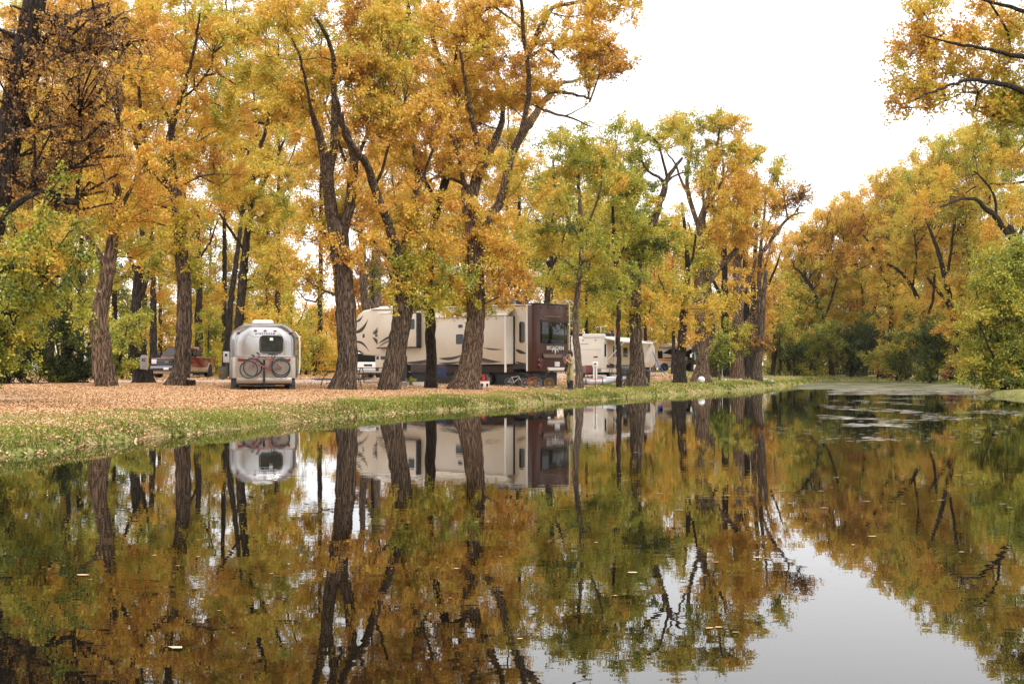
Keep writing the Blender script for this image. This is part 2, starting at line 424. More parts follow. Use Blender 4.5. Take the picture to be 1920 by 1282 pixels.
def road_dist(x, y):
    best = np.full(x.shape, 99.)
    for pts, w in ROADS:
        for (a, b_) in zip(pts[:-1], pts[1:]):
            dx, dy = b_[0] - a[0], b_[1] - a[1]; t = np.clip(((x - a[0]) * dx + (y - a[1]) * dy) / (dx * dx + dy * dy), 0, 1)
            best = np.minimum(best, np.hypot(x - a[0] - t * dx, y - a[1] - t * dy) - w)
    return best
def litter():
    Vs, Fs, H = [], [], []; base = 0
    for (n, x0, x1, y0, y1, sz) in [(200000, -14, 0, 15, 34, .050), (260000, -22, 8, 34, 58, .052), (60000, -34, 20, 58, 90, .10), (30000, -40, 35, 90, 150, .15)]:
        def keep(x, y):
            d = sdf(x, y); g = mask_grass(x, y)
            near = (d > -.05) * (1 - .15 * g) * (.45 + .55 * (np.sin(x * .6 + y * .21) * np.sin(y * .33 - x * .27) > -.25)) * np.where(road_dist(x, y) < 0, .10, 1)
            return near
        x, y = sample_area(n, x0, x1, y0, y1, keep); m = len(x)
        z = gz(x, y) + .012 + RNG.random(m) * .035
        a = RNG.uniform(0, 6.28, m); L = sz * RNG.uniform(.6, 1.3, m); W_ = L * RNG.uniform(.45, .8, m)
        tx, ty = RNG.normal(0, .35, m), RNG.normal(0, .35, m)
        u = np.stack([np.cos(a), np.sin(a), tx], 1) * L[:, None] * .5; v = np.stack([-np.sin(a), np.cos(a), ty], 1) * W_[:, None] * .5
        c = np.stack([x, y, z], 1)
        V = np.stack([c - u, c + v, c + u, c - v], 1).reshape(-1, 3)
        Vs.append(V); Fs.append(np.arange(m * 4).reshape(-1, 4) + base); base += m * 4
        H.append(np.repeat(np.clip(RNG.normal(.55, .22, m), 0, 1), 4))
    o = np_mesh('fallen_leaves', np.concatenate(Vs), np.concatenate(Fs), 'litter', hue=np.concatenate(H)); tag(o, kind='stuff')
litter()

def grass():
    Vs, Fs, H = [], [], []; base = 0
    for (n, x0, x1, y0, y1, h, w) in [(330000, -13, 0, 14, 34, .065, .008), (260000, -12, 6, 34, 56, .075, .013), (200000, -4, 22, 56, 95, .065, .026), (60000, 5, 42, 95, 158, .14, .05)]:
        def keep(x, y):
            d = sdf(x, y); g = mask_grass(x, y)
            cl = .5 + .5 * np.sin(x * 2.1 + 3 * np.sin(y * .8)) * np.sin(y * 1.7 + x)
            return (d > .02) * np.clip(g * 1.2 - .12, 0, 1) * (.12 + .88 * cl) * (1 - .75 * (np.sin(x * 1.1 + y * .5) * np.sin(y * .9 - x * .8 + 1) > .35) * (y < 60))
        x, y = sample_area(n, x0, x1, y0, y1, keep); m = len(x)
        d = sdf(x, y); z = gz(x, y) - .01
        hh = h * RNG.uniform(.5, 1.5, m) * (1 + .5 * np.exp(-d / .5))
        tall = (y > 92) & (d > 1.2) & (d < 14) & (x > 14); hh = np.where(tall, hh * RNG.uniform(1.2, 2.2, m), hh)
        a = RNG.uniform(0, 6.28, m); lean = RNG.uniform(.1, .7, m) * hh
        b = np.stack([x, y, z], 1); sd_ = np.stack([np.cos(a), np.sin(a), a * 0], 1) * (w * RNG.uniform(.6, 1.3, m))[:, None]
        la = RNG.uniform(0, 6.28, m)
        tip = b + np.stack([np.cos(la) * lean, np.sin(la) * lean, hh], 1)
        mid = b + np.stack([np.cos(la) * lean * .35, np.sin(la) * lean * .35, hh * .6], 1)
        V = np.stack([b - sd_, b + sd_, mid + sd_ * .7, tip, mid - sd_ * .7], 1).reshape(-1, 3)
        Vs.append(V); Fs.append(np.arange(m * 5).reshape(-1, 5) + base); base += m * 5
        hu = RNG.normal(.60, .2, m) - .28 * np.exp(-d / .7) + .25 * np.sin(x * .9) * np.sin(y * .5) + np.where(tall, .35, 0)
        H.append(np.repeat(np.clip(hu, 0, 1), 5))
    o = np_mesh('grass', np.concatenate(Vs), np.concatenate(Fs), 'grass', hue=np.concatenate(H)); tag(o, kind='stuff')
grass()

M['scum'] = hue_mat('floating_scum', [(0, (.05, .06, .015)), (.45, (.13, .135, .045)), (.75, (.30, .25, .17)), (1, (.48, .42, .36))], .6)
def flats(name, pts, sizes, hues, elong=2.2, zz=.004, mat='scum', k=8):
    m = len(pts); t = np.linspace(0, 2 * math.pi, k, endpoint=False)
    r = sizes[:, None] * RNG.uniform(.55, 1.2, (m, k))
    V = np.stack([pts[:, :1] + np.cos(t) * r * elong, pts[:, 1:2] + np.sin(t) * r, np.full((m, k), zz) + RNG.random((m, 1)) * .004], 2).reshape(-1, 3)
    o = np_mesh(name, V, np.arange(m * k).reshape(-1, k), mat, hue=np.repeat(hues, k)); return o
def scum():
    pts, sz, hu = [], [], []
    def band(n, px0, px1, y0, y1, s0, s1, h, hs, sl=0, clump=0.0):
        for _ in range(n):
            px = random.uniform(px0, px1); py = random.uniform(y0, y1) + sl * (px - px0)
            s = (py - HZ) / HC; x, y = (px - 960) / s, F / s
            if clump and math.sin(x * 1.3 + y * .31) * math.sin(y * .23 - x * .7) < clump: continue
            if sdf(x, y)[0] > -.1: continue
            pts.append((x, y)); sz.append(random.uniform(s0, s1) * 30 / s if s < 60 else random.uniform(s0, s1) * .5); hu.append(min(1, max(0, random.gauss(h, hs))))
    band(3600, 1500, 1860, 715, 730, .10, .40, .42, .22, clump=-.75)
    band(900, 1560, 1880, 728, 740, .1, .3, .75, .15, clump=.0)
    band(500, 1640, 1900, 738, 756, .06, .2, .6, .2, clump=.25)
    band(700, 1540, 1760, 748, 786, .05, .2, .85, .12, clump=.22)
    band(170, 1550, 1700, 793, 803, .03, .15, .9, .12, sl=.012, clump=.1)
    band(60, 1580, 1670, 795, 800, .05, .14, .95, .06)
    band(330, 1640, 1930, 781, 795, .03, .15, .85, .12, sl=-.055, clump=-.15)
    band(160, 1700, 1930, 770, 790, .03, .10, .7, .2, clump=.2)
    band(130, 1620, 1740, 812, 826, .04, .1, .92, .06, clump=.05)
    band(260, 1440, 1900, 740, 830, .03, .08, .85, .12)
    band(60, 1100, 1900, 760, 960, .03, .05, .7, .1)
    o = flats('pond_scum', np.array(pts), np.array(sz), np.array(hu)); tag(o, kind='stuff')
    # the loose leaves that drift on the open water
    M['floatleaf'] = M['litter']
    pts, sz, hu = [], [], []
    for _ in range(60):
        px = random.uniform(120, 1850); py = random.uniform(860, 1200); s = (py - HZ) / HC
        pts.append(((px - 960) / s, F / s)); sz.append(random.uniform(.006, .014)); hu.append(random.uniform(.2, .7))
    for px, py, r in [(1182, 1072, .03), (1417, 1044, .026), (158, 1076, .034), (334, 1212, .03), (1633, 1005, .03)]:
        s = (py - HZ) / HC; pts.append(((px - 960) / s, F / s)); sz.append(r * .8); hu.append(.7)
    o = flats('floating_leaves', np.array(pts), np.array(sz), np.array(hu), 1.7, .003, 'litter', 7); tag(o, kind='stuff')
scum()

def haze():
    m = bpy.data.materials.new('faint_haze'); m.use_nodes = True; nt = m.node_tree
    for n in list(nt.nodes): nt.nodes.remove(n)
    out = nt.nodes.new('ShaderNodeOutputMaterial'); v = nt.nodes.new('ShaderNodeVolumePrincipled')
    v.inputs['Color'].default_value = (.96, .93, .90, 1); v.inputs['Density'].default_value = .0001; v.inputs['Anisotropy'].default_value = .2
    nt.links.new(v.outputs[0], out.inputs['Volume'])
    x0, x1, y0, y1, z0, z1 = -410, 410, -70, 550, -2.0, 42
    V = np.array([(x0, y0, z0), (x1, y0, z0), (x1, y1, z0), (x0, y1, z0), (x0, y0, z1), (x1, y0, z1), (x1, y1, z1), (x0, y1, z1)], float)
    o = np_mesh('haze', V, np.array([(0, 3, 2, 1), (4, 5, 6, 7), (0, 1, 5, 4), (1, 2, 6, 5), (2, 3, 7, 6), (3, 0, 4, 7)]), m); tag(o, kind='stuff')
    SC.cycles.volume_bounces = 0
haze()
# ------------------------------------------------------------------ trees
def resample(pts, rad, step):
    pts = np.array(pts, float); rad = np.array(rad, float)
    # centripetal-like smoothing by Catmull-Rom
    if len(pts) > 2:
        Q, Rr = [], []
        for i in range(len(pts) - 1):
            p0 = pts[max(i - 1, 0)]; p1 = pts[i]; p2 = pts[i + 1]; p3 = pts[min(i + 2, len(pts) - 1)]
            m = max(2, int(np.linalg.norm(p2 - p1) / step))
            for k in range(m):
                t = k / m
                Q.append(.5 * ((2 * p1) + (-p0 + p2) * t + (2 * p0 - 5 * p1 + 4 * p2 - p3) * t * t + (-p0 + 3 * p1 - 3 * p2 + p3) * t ** 3))
                Rr.append(rad[i] * (1 - t) + rad[i + 1] * t)
        Q.append(pts[-1]); Rr.append(rad[-1]); return np.array(Q), np.array(Rr)
    L = np.linalg.norm(pts[1] - pts[0]); m = max(2, int(L / step)); t = np.linspace(0, 1, m + 1)[:, None]
    return pts[0] * (1 - t) + pts[1] * t, rad[0] * (1 - t[:, 0]) + rad[1] * t[:, 0]

def sweep(pts, rad, n, rough, flare=0.0, seed=0.0):
    """a limb with an uneven, furrowed surface"""
    m = len(pts); T = np.gradient(pts, axis=0); T /= np.linalg.norm(T, axis=1)[:, None] + 1e-9
    a = np.zeros((m, 3)); ref = np.array([1., 0, 0]) if abs(T[0, 0]) < .9 else np.array([0, 1., 0])
    for i in range(m):
        v = ref - T[i] * ref.dot(T[i]); v /= np.linalg.norm(v) + 1e-9; a[i] = v; ref = v
    b = np.cross(T, a); th = np.linspace(0, 2 * math.pi, n, endpoint=False)
    cum = np.concatenate([[0], np.cumsum(np.linalg.norm(np.diff(pts, axis=0), axis=1))])
    k1, k2, k3 = 5, 8, 13
    S = cum[:, None]; TH = th[None]
    d = rough * (.5 * np.sin(k1 * TH + 1.1 * np.sin(S * .9 + seed) + seed) + .35 * np.sin(k2 * TH - 1.6 * np.sin(S * 1.3 + seed * 2) + 2) + .4 * np.sin(k3 * TH + 2.2 * np.sin(S * 2.1 + seed)) + .3 * np.sin(S * 3.1 + 2 * TH + seed) + .55 * RNG.normal(0, 1, (m, n)) + .5 * np.sin(S * 1.7 + 3 * np.sin(TH + seed)))
    fl = flare * 1.35 * np.exp(-S / .55) * (.55 + .55 * np.sin(4 * TH + seed * 3 + .4 * np.sin(TH)) + .35 * np.sin(7 * TH + seed))
    rr = rad[:, None] * (1 + d + fl)
    V = pts[:, None] + (a[:, None] * np.cos(th)[None, :, None] + b[:, None] * np.sin(th)[None, :, None]) * rr[:, :, None]
    V = V.reshape(-1, 3)
    i = np.arange(m - 1)[:, None] * n; k = np.arange(n)[None]; kk = (k + 1) % n
    FA = np.stack([i + k, i + kk, i + n + kk, i + n + k], 2).reshape(-1, 4)
    V = np.vstack([V, pts[-1:] + T[-1:] * rad[-1] * .6]); tip = len(V) - 1; q = (m - 1) * n
    TR = np.stack([q + th.astype(int) * 0 + np.arange(n), q + (np.arange(n) + 1) % n, np.full(n, tip)], 1)
    return V, FA, TR

def frusta(A, B, ra, rb, n=4):
    T = B - A; L = np.linalg.norm(T, axis=1)[:, None] + 1e-9; T = T / L
    ref = np.where(np.abs(T[:, 2:3]) < .9, np.array([[0, 0, 1.]]), np.array([[1., 0, 0]]))
    a = np.cross(T, ref); a /= np.linalg.norm(a, axis=1)[:, None] + 1e-9; b = np.cross(T, a)
    th = np.linspace(0, 2 * math.pi, n, endpoint=False); c, s = np.cos(th), np.sin(th)
    off = a[:, None] * c[None, :, None] + b[:, None] * s[None, :, None]
    R0 = A[:, None] + off * ra[:, None, None]; R1 = B[:, None] + off * rb[:, None, None]
    V = np.concatenate([R0, R1], 1).reshape(-1, 3); m = len(A)
    k = np.arange(n); kk = (k + 1) % n
    f = np.stack([k, kk, n + kk, n + k], 1)
    FA = (np.arange(m)[:, None, None] * 2 * n + f[None]).reshape(-1, 4)
    return V, FA

LEAFTOTAL = 0
def leaves(C, sig, n_each, size, hue, hs, droop=.3, shoots=None, lift=.25):
    """diamond leaves strung along short shoots that leave the twig ends C; hue per cluster"""
    global LEAFTOTAL
    m = len(C); idx = np.repeat(np.arange(m), n_each); N = len(idx); LEAFTOTAL += N
    if shoots:
        D = RNG.normal(0, 1, (m, shoots, 3)); D[:, :, 2] += lift * 2; D /= np.linalg.norm(D, axis=2)[:, :, None]
        LL = sig * RNG.uniform(1.2, 3.2, (m, shoots, 1)); SH = RNG.normal(0, .05, (m, shoots))
        k = RNG.integers(0, shoots, N); t = RNG.random(N) ** .8
        off = D[idx, k] * LL[idx, k] * t[:, None] + RNG.normal(0, 1, (N, 3)) * (size * .75)
        off[:, 2] -= .25 * sig * t * t
        hx = SH[idx, k]
    else:
        off = RNG.normal(0, 1, (N, 3)) * sig; off[:, 2] *= .75; hx = 0
    c = C[idx] + off
    u = RNG.normal(0, 1, (N, 3)); u[:, 2] -= droop; u /= np.linalg.norm(u, axis=1)[:, None]
    w = RNG.normal(0, 1, (N, 3)); w = np.cross(u, w); w /= np.linalg.norm(w, axis=1)[:, None]
    L = size * RNG.uniform(.55, 1.35, N); Wd = L * RNG.uniform(.5, .8, N)
    u *= (L * .5)[:, None]; w *= (Wd * .5)[:, None]
    V = np.stack([c - u, c + w - u * .2, c + u, c - w - u * .2], 1).reshape(-1, 3)
    FA = np.arange(N * 4).reshape(-1, 4)
    h = hue[idx] + RNG.normal(0, hs, N) + hx
    out = (V, FA, np.repeat(np.clip(h, 0, 1), 4))
    if shoots: return out + (C[:, None] + D[:, :3] * LL[:, :3] * .9,)
    return out

def tree(name, label, s, limbs, blobs, bark='bark', leaf=.105, dens=1.0, cat='tree', group=None, twig=.010, flare=.45, gy=None, sig=.30, tw=1.0, hs=.055, kf=.62, rmin=0.0, hvar=.06, lift=.25):
    """limbs: polylines of (px, py, width_px[, dy metres]); blobs: (px, py, rx, ry, hue[, density[, dy]])"""
    y0 = F / s
    def WP(px, py, dy=0.0):
        return np.array([(px - 960) / s * (1 + dy / y0), y0 + dy, HC + (HZ - py) / s * (1 + dy / y0)])
    bx, by = (limbs[0][0][0] - 960) / s, y0; g = G(bx, by)
    O = np.array([bx, by, g])
    root = empty(name, tuple(O), 0, label, cat, group)
    nodes, par, rad, fixed = [], [], [], []
    VT, FQ, FT = [], [], []; vb = 0
    for li, lm in enumerate(limbs):
        pts = [WP(p[0], p[1], p[3] if len(p) > 3 else 0) for p in lm]; rr = [max(p[2], .8) / 2 / s for p in lm]
        if li == 0: pts[0][2] = g; pts.insert(0, pts[0] - np.array([0, 0, .35])); rr.insert(0, rr[0] * 1.05)
        else:
            r = random.Random(li * 7 + int(lm[0][0])); sgn = r.choice([-1, 1]); cum = 0
            for i in range(1, len(pts)):
                if len(lm[i]) > 3: continue
                cum += np.linalg.norm(pts[i] - pts[i - 1]) * .35 * sgn
                pts[i] = WP(lm[i][0], lm[i][1], cum)
        big = max(rr) * s > 5
        Q, Rr = resample(pts, rr, .22 if big else .4)
        jit = RNG.normal(0, .018, Q.shape); jit[:2] = 0; Q = Q + jit * min(1, 40 / s)
        n = int(np.clip(max(rr) * s * 1.3, 7, 30))
        V, FA, TR = sweep(Q, Rr, n, .055 if big else .03, flare if li == 0 else 0, seed=li * 1.7 + s)
        VT.append(V); FQ.append(FA + vb); FT.append(TR + vb); vb += len(V)
        b0 = len(nodes)
        for i, q in enumerate(Q[::2]):
            if li == 0 and q[2] < g + .18 * (max(p[2] for p in Q) - g): continue
            nodes.append(q); par.append(-1); rad.append(0); fixed.append(True)
    # twig ends
    AT, AH, AD = [], [], []
    for b in blobs:
        px, py, rx, ry, hue = b[:5]; d = b[5] if len(b) > 5 else 1.0
        rz = min(rx, ry) / s * 1.0
        dy = b[6] if len(b) > 6 else random.uniform(-.4, .4) * rz
        c = WP(px, py, dy); A = math.pi * rx * ry / s / s
        K = max(4, int(A * kf * d * 1.7))
        u = RNG.normal(0, 1, (K, 3)); u /= np.linalg.norm(u, axis=1)[:, None]; r = RNG.random(K) ** (1 / 2.4)
        wob = 1 + .38 * np.sin(u[:, 0] * 3.1 + px * .1) * np.sin(u[:, 2] * 3.7 + py * .1) + .25 * np.sin(u[:, 2] * 6.3 + u[:, 1] * 4 + px)
        cc = c + u * (r * wob)[:, None] * np.array([rx / s, rz, ry / s])
        hh = hue - (.06 if .5 < hue < .84 else 0) + RNG.normal(0, hvar, K) + .07 * np.sin(cc[:, 0] * .9 + cc[:, 2] * .7 + px)
        hh = np.where(hue < .5, np.minimum(hh, .62), hh)
        for q, h in zip(cc, hh):
            for _ in range(3):
                a = q + RNG.normal(0, .42, 3) * np.array([1, 1, .7])
                if a[2] < g + .1: a[2] = g + .1 + random.random() * .4
                AT.append(a); AH.append(h + random.gauss(0, .03)); AD.append(d)
    AT = np.array(AT); AH = np.array(AH)
    if not nodes: nodes = [O + np.array([0, 0, .1])]; par = [-1]; rad = [0]; fixed = [True]
    NB = np.array(nodes)
    dist = np.array([np.min(np.sum((NB - a) ** 2, 1)) for a in AT]); order = np.argsort(dist)
    cnt = [0.0] * len(nodes); i = 0; batch = 40
    while i < len(order):
        kd = kdtree.KDTree(len(nodes))
        for k, q in enumerate(nodes): kd.insert(q, k)
        kd.balance()
        for j in order[i:i + batch]:
            a = AT[j]; lower = a - np.array([0, 0, .25 * math.sqrt(dist[j])])
            _, k, dd = kd.find(lower)
            p = np.array(nodes[k]); L = np.linalg.norm(a - p); m = max(1, int(L / .7)); prev = k
            bend = RNG.normal(0, .10 * L, 3)
            for t in range(1, m + 1):
                f = t / m; q = p * (1 - f) + a * f + bend * math.sin(math.pi * f) + np.array([0, 0, .06 * L * math.sin(math.pi * f)])
                nodes.append(q); par.append(prev); fixed.append(False); cnt.append(0.0); prev = len(nodes) - 1
            cnt[prev] = 1.0
        i += batch; batch = int(batch * 1.35)
    cnt = np.array(cnt)
    for k in range(len(nodes) - 1, -1, -1):
        if par[k] >= 0 and not fixed[k]: cnt[par[k]] += cnt[k]
    idx = np.array([k for k in range(len(nodes)) if par[k] >= 0])
    if len(idx):
        N = np.array(nodes); pa = np.array(par)[idx]
        rk = np.maximum(twig * tw * np.maximum(cnt[idx], 1) ** .47, rmin)
        pf = np.array(fixed)[pa]; rp = np.where(pf, rk * 1.25, np.maximum(twig * tw * np.maximum(cnt[pa], 1) ** .47, rmin))
        rp = np.minimum(rp, rk * 1.5)
        V, FA = frusta(N[pa], N[idx], rp, rk, 4)
        VT.append(V); FQ.append(FA + vb); vb += len(V)
        # leaves: about 200 per square metre of picture and layer, fewer and larger when farther away
    ne = max(6, int(300 * dens * (.105 / leaf) ** 2 / 1.0 * .62 / kf))
    V, FA, H, SE = leaves(AT, sig, ne, leaf, AH, hs, shoots=6, lift=lift)
    ns = 3 if s > 35 else 2
    A_ = np.repeat(AT, ns, 0); B_ = SE[:, :ns].reshape(-1, 3); rr_ = np.full(len(A_), max(.0055 * tw, .16 / s))
    V2, F2 = frusta(A_, B_, rr_, rr_ * .5, 3)
    VT.append(V2); FQ.append(F2 + vb); vb += len(V2)
    np_mesh('trunk', np.vstack(VT) - O, [np.vstack(FQ), np.vstack(FT)], bark, root, smooth=True)
    V[:, 2] = np.maximum(V[:, 2], g + .03)
    np_mesh('crown', V - O, FA, 'leaf', root, hue=H)
    return root
# ------------------------------------------------------------------ the trees of the campsite bank
G1 = 'old cottonwood trees along the pond bank'
tree('cottonwood_tree', 'yellow cottonwood with a pale bent trunk beside the stump carrying the number 82', 50,
  [[(200, 733, 36), (193, 690, 38), (190, 655, 35), (184, 610, 33), (188, 570, 29), (197, 530, 26), (206, 480, 24), (211, 430, 20), (216, 370, 17), (214, 320, 14), (222, 250, 10), (226, 160, 7)],
   [(200, 505, 14), (180, 470, 11), (150, 430, 8), (120, 380, 6)], [(213, 420, 12), (235, 370, 8), (262, 310, 6)]],
  [(240, 440, 50, 55, .62, .6), (150, 400, 75, 60, .56, .7), (235, 330, 80, 80, .68), (190, 250, 90, 80, .66), (230, 140, 90, 90, .7), (120, 330, 80, 80, .66), (150, 60, 110, 80, .72)],
  bark='bark_warm', group=G1, flare=.25)
tree('cottonwood_tree', 'golden cottonwood with a straight trunk in front of the dark red pickup', 46,
  [[(334, 730, 38), (340, 695, 31), (343, 650, 29), (345, 590, 28), (343, 520, 26), (338, 450, 25), (331, 385, 23), (326, 355, 20)],
   [(329, 365, 15), (302, 335, 14), (280, 318, 13), (262, 285, 13), (252, 258, 11), (262, 220, 7), (255, 160, 5)], [(328, 360, 18), (321, 310, 16), (313, 275, 14), (322, 225, 13), (333, 190, 9), (345, 150, 7), (362, 85, 5), (372, 20, 3)],
   [(318, 235, 9), (300, 195, 7), (282, 165, 5), (262, 150, 4)], [(330, 350, 9), (352, 340, 6), (372, 330, 4), (400, 325, 3)], [(340, 180, 5), (362, 165, 4), (380, 140, 3)]],
  [(330, 130, 110, 90, .70), (280, 60, 100, 70, .70), (400, 60, 100, 70, .62), (345, 420, 75, 50, .66, .75), (270, 400, 80, 60, .68), (300, 270, 70, 60, .70, .7), (395, 330, 60, 70, .68, .8), (250, 190, 70, 60, .72, .8), (430, 190, 80, 60, .52, .8), (340, 500, 45, 30, .48, .4), (390, 250, 50, 60, .6, .7)],
  bark='bark', group=G1, flare=.5)
tree('cottonwood_tree', 'tall forked cottonwood with a dead grey branch tip, its trunk beside the picnic table', 48,
  [[(643, 733, 50), (649, 705, 40), (651, 670, 37), (650, 610, 36), (646, 550, 36), (641, 500, 36), (634, 450, 38), (632, 415, 38)],
   [(626, 430, 24), (617, 370, 23), (612, 320, 22), (603, 275, 17), (592, 235, 12), (582, 205, 8), (575, 170, 5), (560, 100, 4)],
   [(615, 330, 15), (622, 290, 16), (627, 250, 15), (625, 200, 11), (624, 150, 10), (622, 100, 8), (610, 65, 7), (590, 30, 5)],
   [(642, 440, 20), (653, 390, 19), (659, 340, 17), (662, 295, 16), (650, 250, 12), (636, 225, 9), (630, 180, 7)],
   [(660, 320, 10), (672, 290, 8), (690, 240, 6), (700, 180, 4)], [(622, 470, 11), (605, 440, 9), (590, 410, 6), (575, 370, 4)], [(640, 560, 6), (610, 545, 5), (592, 565, 4), (570, 560, 3)], [(646, 300, 6), (600, 190, 5), (560, 190, 4), (530, 180, 3)]],
  [(600, 100, 90, 80, .64), (540, 80, 80, 80, .55), (640, 180, 70, 70, .70, .8), (570, 190, 60, 50, .68, .6), (690, 120, 70, 80, .66), (640, 470, 50, 55, .72, .7), (590, 380, 40, 70, .66, .45), (680, 400, 50, 80, .72, .7), (560, 500, 40, 40, .62, .35), (690, 250, 60, 60, .72, .7), (650, 40, 80, 60, .7), (600, 290, 45, 50, .66, .3)],
  bark='bark', group=G1, flare=.35)
tree('cottonwood_tree', 'leaning forked cottonwood in front of the nose of the long beige trailer', 47,
  [[(728, 734, 38), (735, 700, 37), (743, 655, 36), (752, 610, 36), (757, 565, 35), (757, 525, 30), (750, 495, 28)],
   [(752, 505, 22), (738, 455, 18), (726, 415, 17), (708, 370, 16), (695, 330, 15), (682, 300, 14), (665, 282, 13), (645, 250, 8), (640, 210, 6)],
   [(757, 500, 20), (763, 440, 17), (772, 395, 17), (780, 360, 16), (782, 320, 12), (776, 280, 9), (765, 240, 7), (758, 180, 6), (750, 120, 4)],
   [(775, 380, 9), (790, 345, 8), (800, 310, 6), (815, 270, 5)], [(700, 350, 7), (715, 320, 6), (730, 260, 4)], [(745, 500, 6), (715, 470, 5), (690, 440, 4), (660, 430, 3)], [(745, 250, 7), (748, 215, 6), (730, 190, 4), (715, 150, 3)]],
  [(770, 460, 60, 60, .64, .9), (745, 540, 45, 38, .42, .8), (800, 520, 45, 35, .40, .8), (720, 400, 50, 50, .72, .6), (790, 380, 60, 50, .70, .8), (730, 250, 70, 60, .70, .8), (800, 230, 70, 60, .72), (770, 150, 80, 70, .66), (710, 170, 60, 70, .58), (740, 60, 90, 70, .66), (830, 440, 45, 60, .68, .8)],
  bark='bark', group=G1, flare=.25)
tree('cottonwood_tree', 'slim dark cottonwood standing against the middle of the beige trailer', 43.5,
  [[(807, 716, 24), (808, 690, 20), (808, 640, 20), (805, 580, 19), (803, 540, 18), (806, 480, 16), (812, 430, 14), (822, 380, 15), (838, 320, 16), (840, 260, 16), (830, 190, 17), (826, 140, 12), (818, 90, 9), (800, 50, 9)],
   [(838, 240, 9), (855, 190, 7), (850, 130, 5), (860, 60, 4)], [(803, 60, 9), (780, 45, 9), (755, 25, 8), (725, 5, 6), (700, -15, 5)], [(797, 52, 7), (812, 25, 6), (825, -10, 5)], [(770, 35, 6), (765, 10, 5), (770, -20, 4)], [(822, 380, 9), (800, 345, 7), (785, 300, 5)]],
  [(810, 470, 45, 60, .66, .9), (800, 545, 36, 26, .36, .8), (840, 550, 35, 25, .42, .7), (850, 100, 80, 70, .72), (790, 10, 100, 50, .68), (720, 10, 70, 50, .62, .8), (860, 200, 70, 60, .72, .9), (800, 300, 60, 50, .72, .8)],
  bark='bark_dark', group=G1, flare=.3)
tree('cottonwood_tree', 'massive pale barked cottonwood with a wide flared base in front of the beige trailer', 45,
  [[(872, 726, 56), (877, 705, 45), (884, 670, 40), (888, 630, 35), (892, 590, 33), (893, 540, 32), (891, 480, 31), (886, 430, 30), (880, 385, 27), (876, 350, 24)],
   [(884, 370, 20), (893, 335, 21), (905, 310, 20), (920, 280, 17), (932, 250, 14), (943, 215, 10), (940, 170, 6), (930, 110, 5)],
   [(896, 470, 20), (915, 420, 18), (938, 375, 17), (948, 335, 15), (958, 295, 16), (975, 255, 17), (996, 225, 17), (1015, 195, 14), (1035, 172, 13), (1050, 155, 9), (1075, 150, 6), (1105, 140, 4)],
   [(1040, 170, 8), (1065, 172, 6), (1085, 176, 5), (1105, 183, 3)], [(1020, 205, 6), (1045, 212, 5), (1075, 220, 4), (1100, 232, 2.5), (1115, 238, 1.5)], [(1062, 215, 3), (1085, 205, 2), (1105, 190, 1.5)],
   [(905, 310, 13), (895, 270, 12), (888, 235, 11), (880, 200, 9), (872, 150, 6), (862, 90, 5)], [(975, 255, 10), (990, 180, 10), (990, 120, 9), (982, 70, 8), (980, 20, 7), (975, -20, 5)],
   [(985, 110, 14), (1000, 80, 14), (1015, 50, 13), (1025, 25, 10), (1045, 8, 8), (1085, 0, 7), (1130, -6, 5)], [(995, 105, 7), (1015, 90, 6), (1035, 95, 4), (1050, 110, 3)], [(985, 55, 6), (960, 35, 5), (930, 10, 4)],
   [(884, 380, 9), (868, 335, 9), (862, 300, 7), (850, 260, 6)], [(870, 345, 7), (850, 335, 6), (820, 330, 5), (800, 345, 4), (790, 370, 3)]],
  [(930, 430, 60, 60, .72), (860, 430, 45, 60, .70, .8), (905, 520, 60, 40, .66, .8), (960, 490, 50, 60, .78, .7), (880, 560, 26, 18, .34, .7), (870, 290, 80, 50, .72), (940, 150, 90, 70, .74), (870, 180, 90, 80, .74), (1060, 90, 80, 45, .70, .9), (1010, 150, 50, 50, .70, .6), (1120, 120, 45, 30, .66, .6), (920, 50, 90, 60, .72), (1010, 20, 70, 35, .70, .7), (1110, 5, 60, 22, .70, .7), (1165, 10, 25, 22, .74, .5), (990, 330, 55, 55, .70, .8), (860, 40, 80, 60, .72), (820, 280, 70, 50, .72, .9), (1150, 115, 18, 18, .75, .4), (1100, 60, 40, 30, .68, .6)],
  bark='bark_warm', group=G1, flare=.42)
tree('aspen_tree', 'slender pale trunked green tree between the brown trailer end and the white motorhome', 40,
  [[(1086, 711, 17), (1085, 680, 13), (1080, 630, 12), (1078, 590, 11), (1084, 540, 10), (1089, 490, 9), (1091, 440, 8), (1088, 380, 7), (1085, 320, 5), (1090, 260, 4)], [(1090, 450, 5), (1060, 400, 4), (1040, 350, 3)], [(1091, 440, 5), (1115, 390, 4), (1130, 330, 3)]],
  [(1080, 320, 70, 70, 0.45), (1040, 420, 60, 70, 0.45), (1120, 440, 60, 70, 0.45), (1090, 520, 60, 50, 0.43, .7), (1110, 300, 60, 55, 0.49)],
  bark='bark_pale', group=G1, flare=.2, leaf=.11)
tree('aspen_tree', 'thin dark tree rising right beside the white awning pole', 38,
  [[(1160, 708, 11), (1160, 670, 9), (1159, 620, 8), (1160, 560, 8), (1155, 500, 7), (1150, 430, 6), (1150, 360, 4), (1155, 290, 3)], [(1155, 500, 4), (1175, 450, 3), (1185, 400, 2)]],
  [(1150, 330, 55, 80, 0.45), (1170, 430, 50, 60, 0.43), (1150, 540, 40, 60, 0.41, .7), (1140, 260, 50, 40, 0.51, .7)],
  bark='bark_dark', group=G1, flare=.2, leaf=.11)
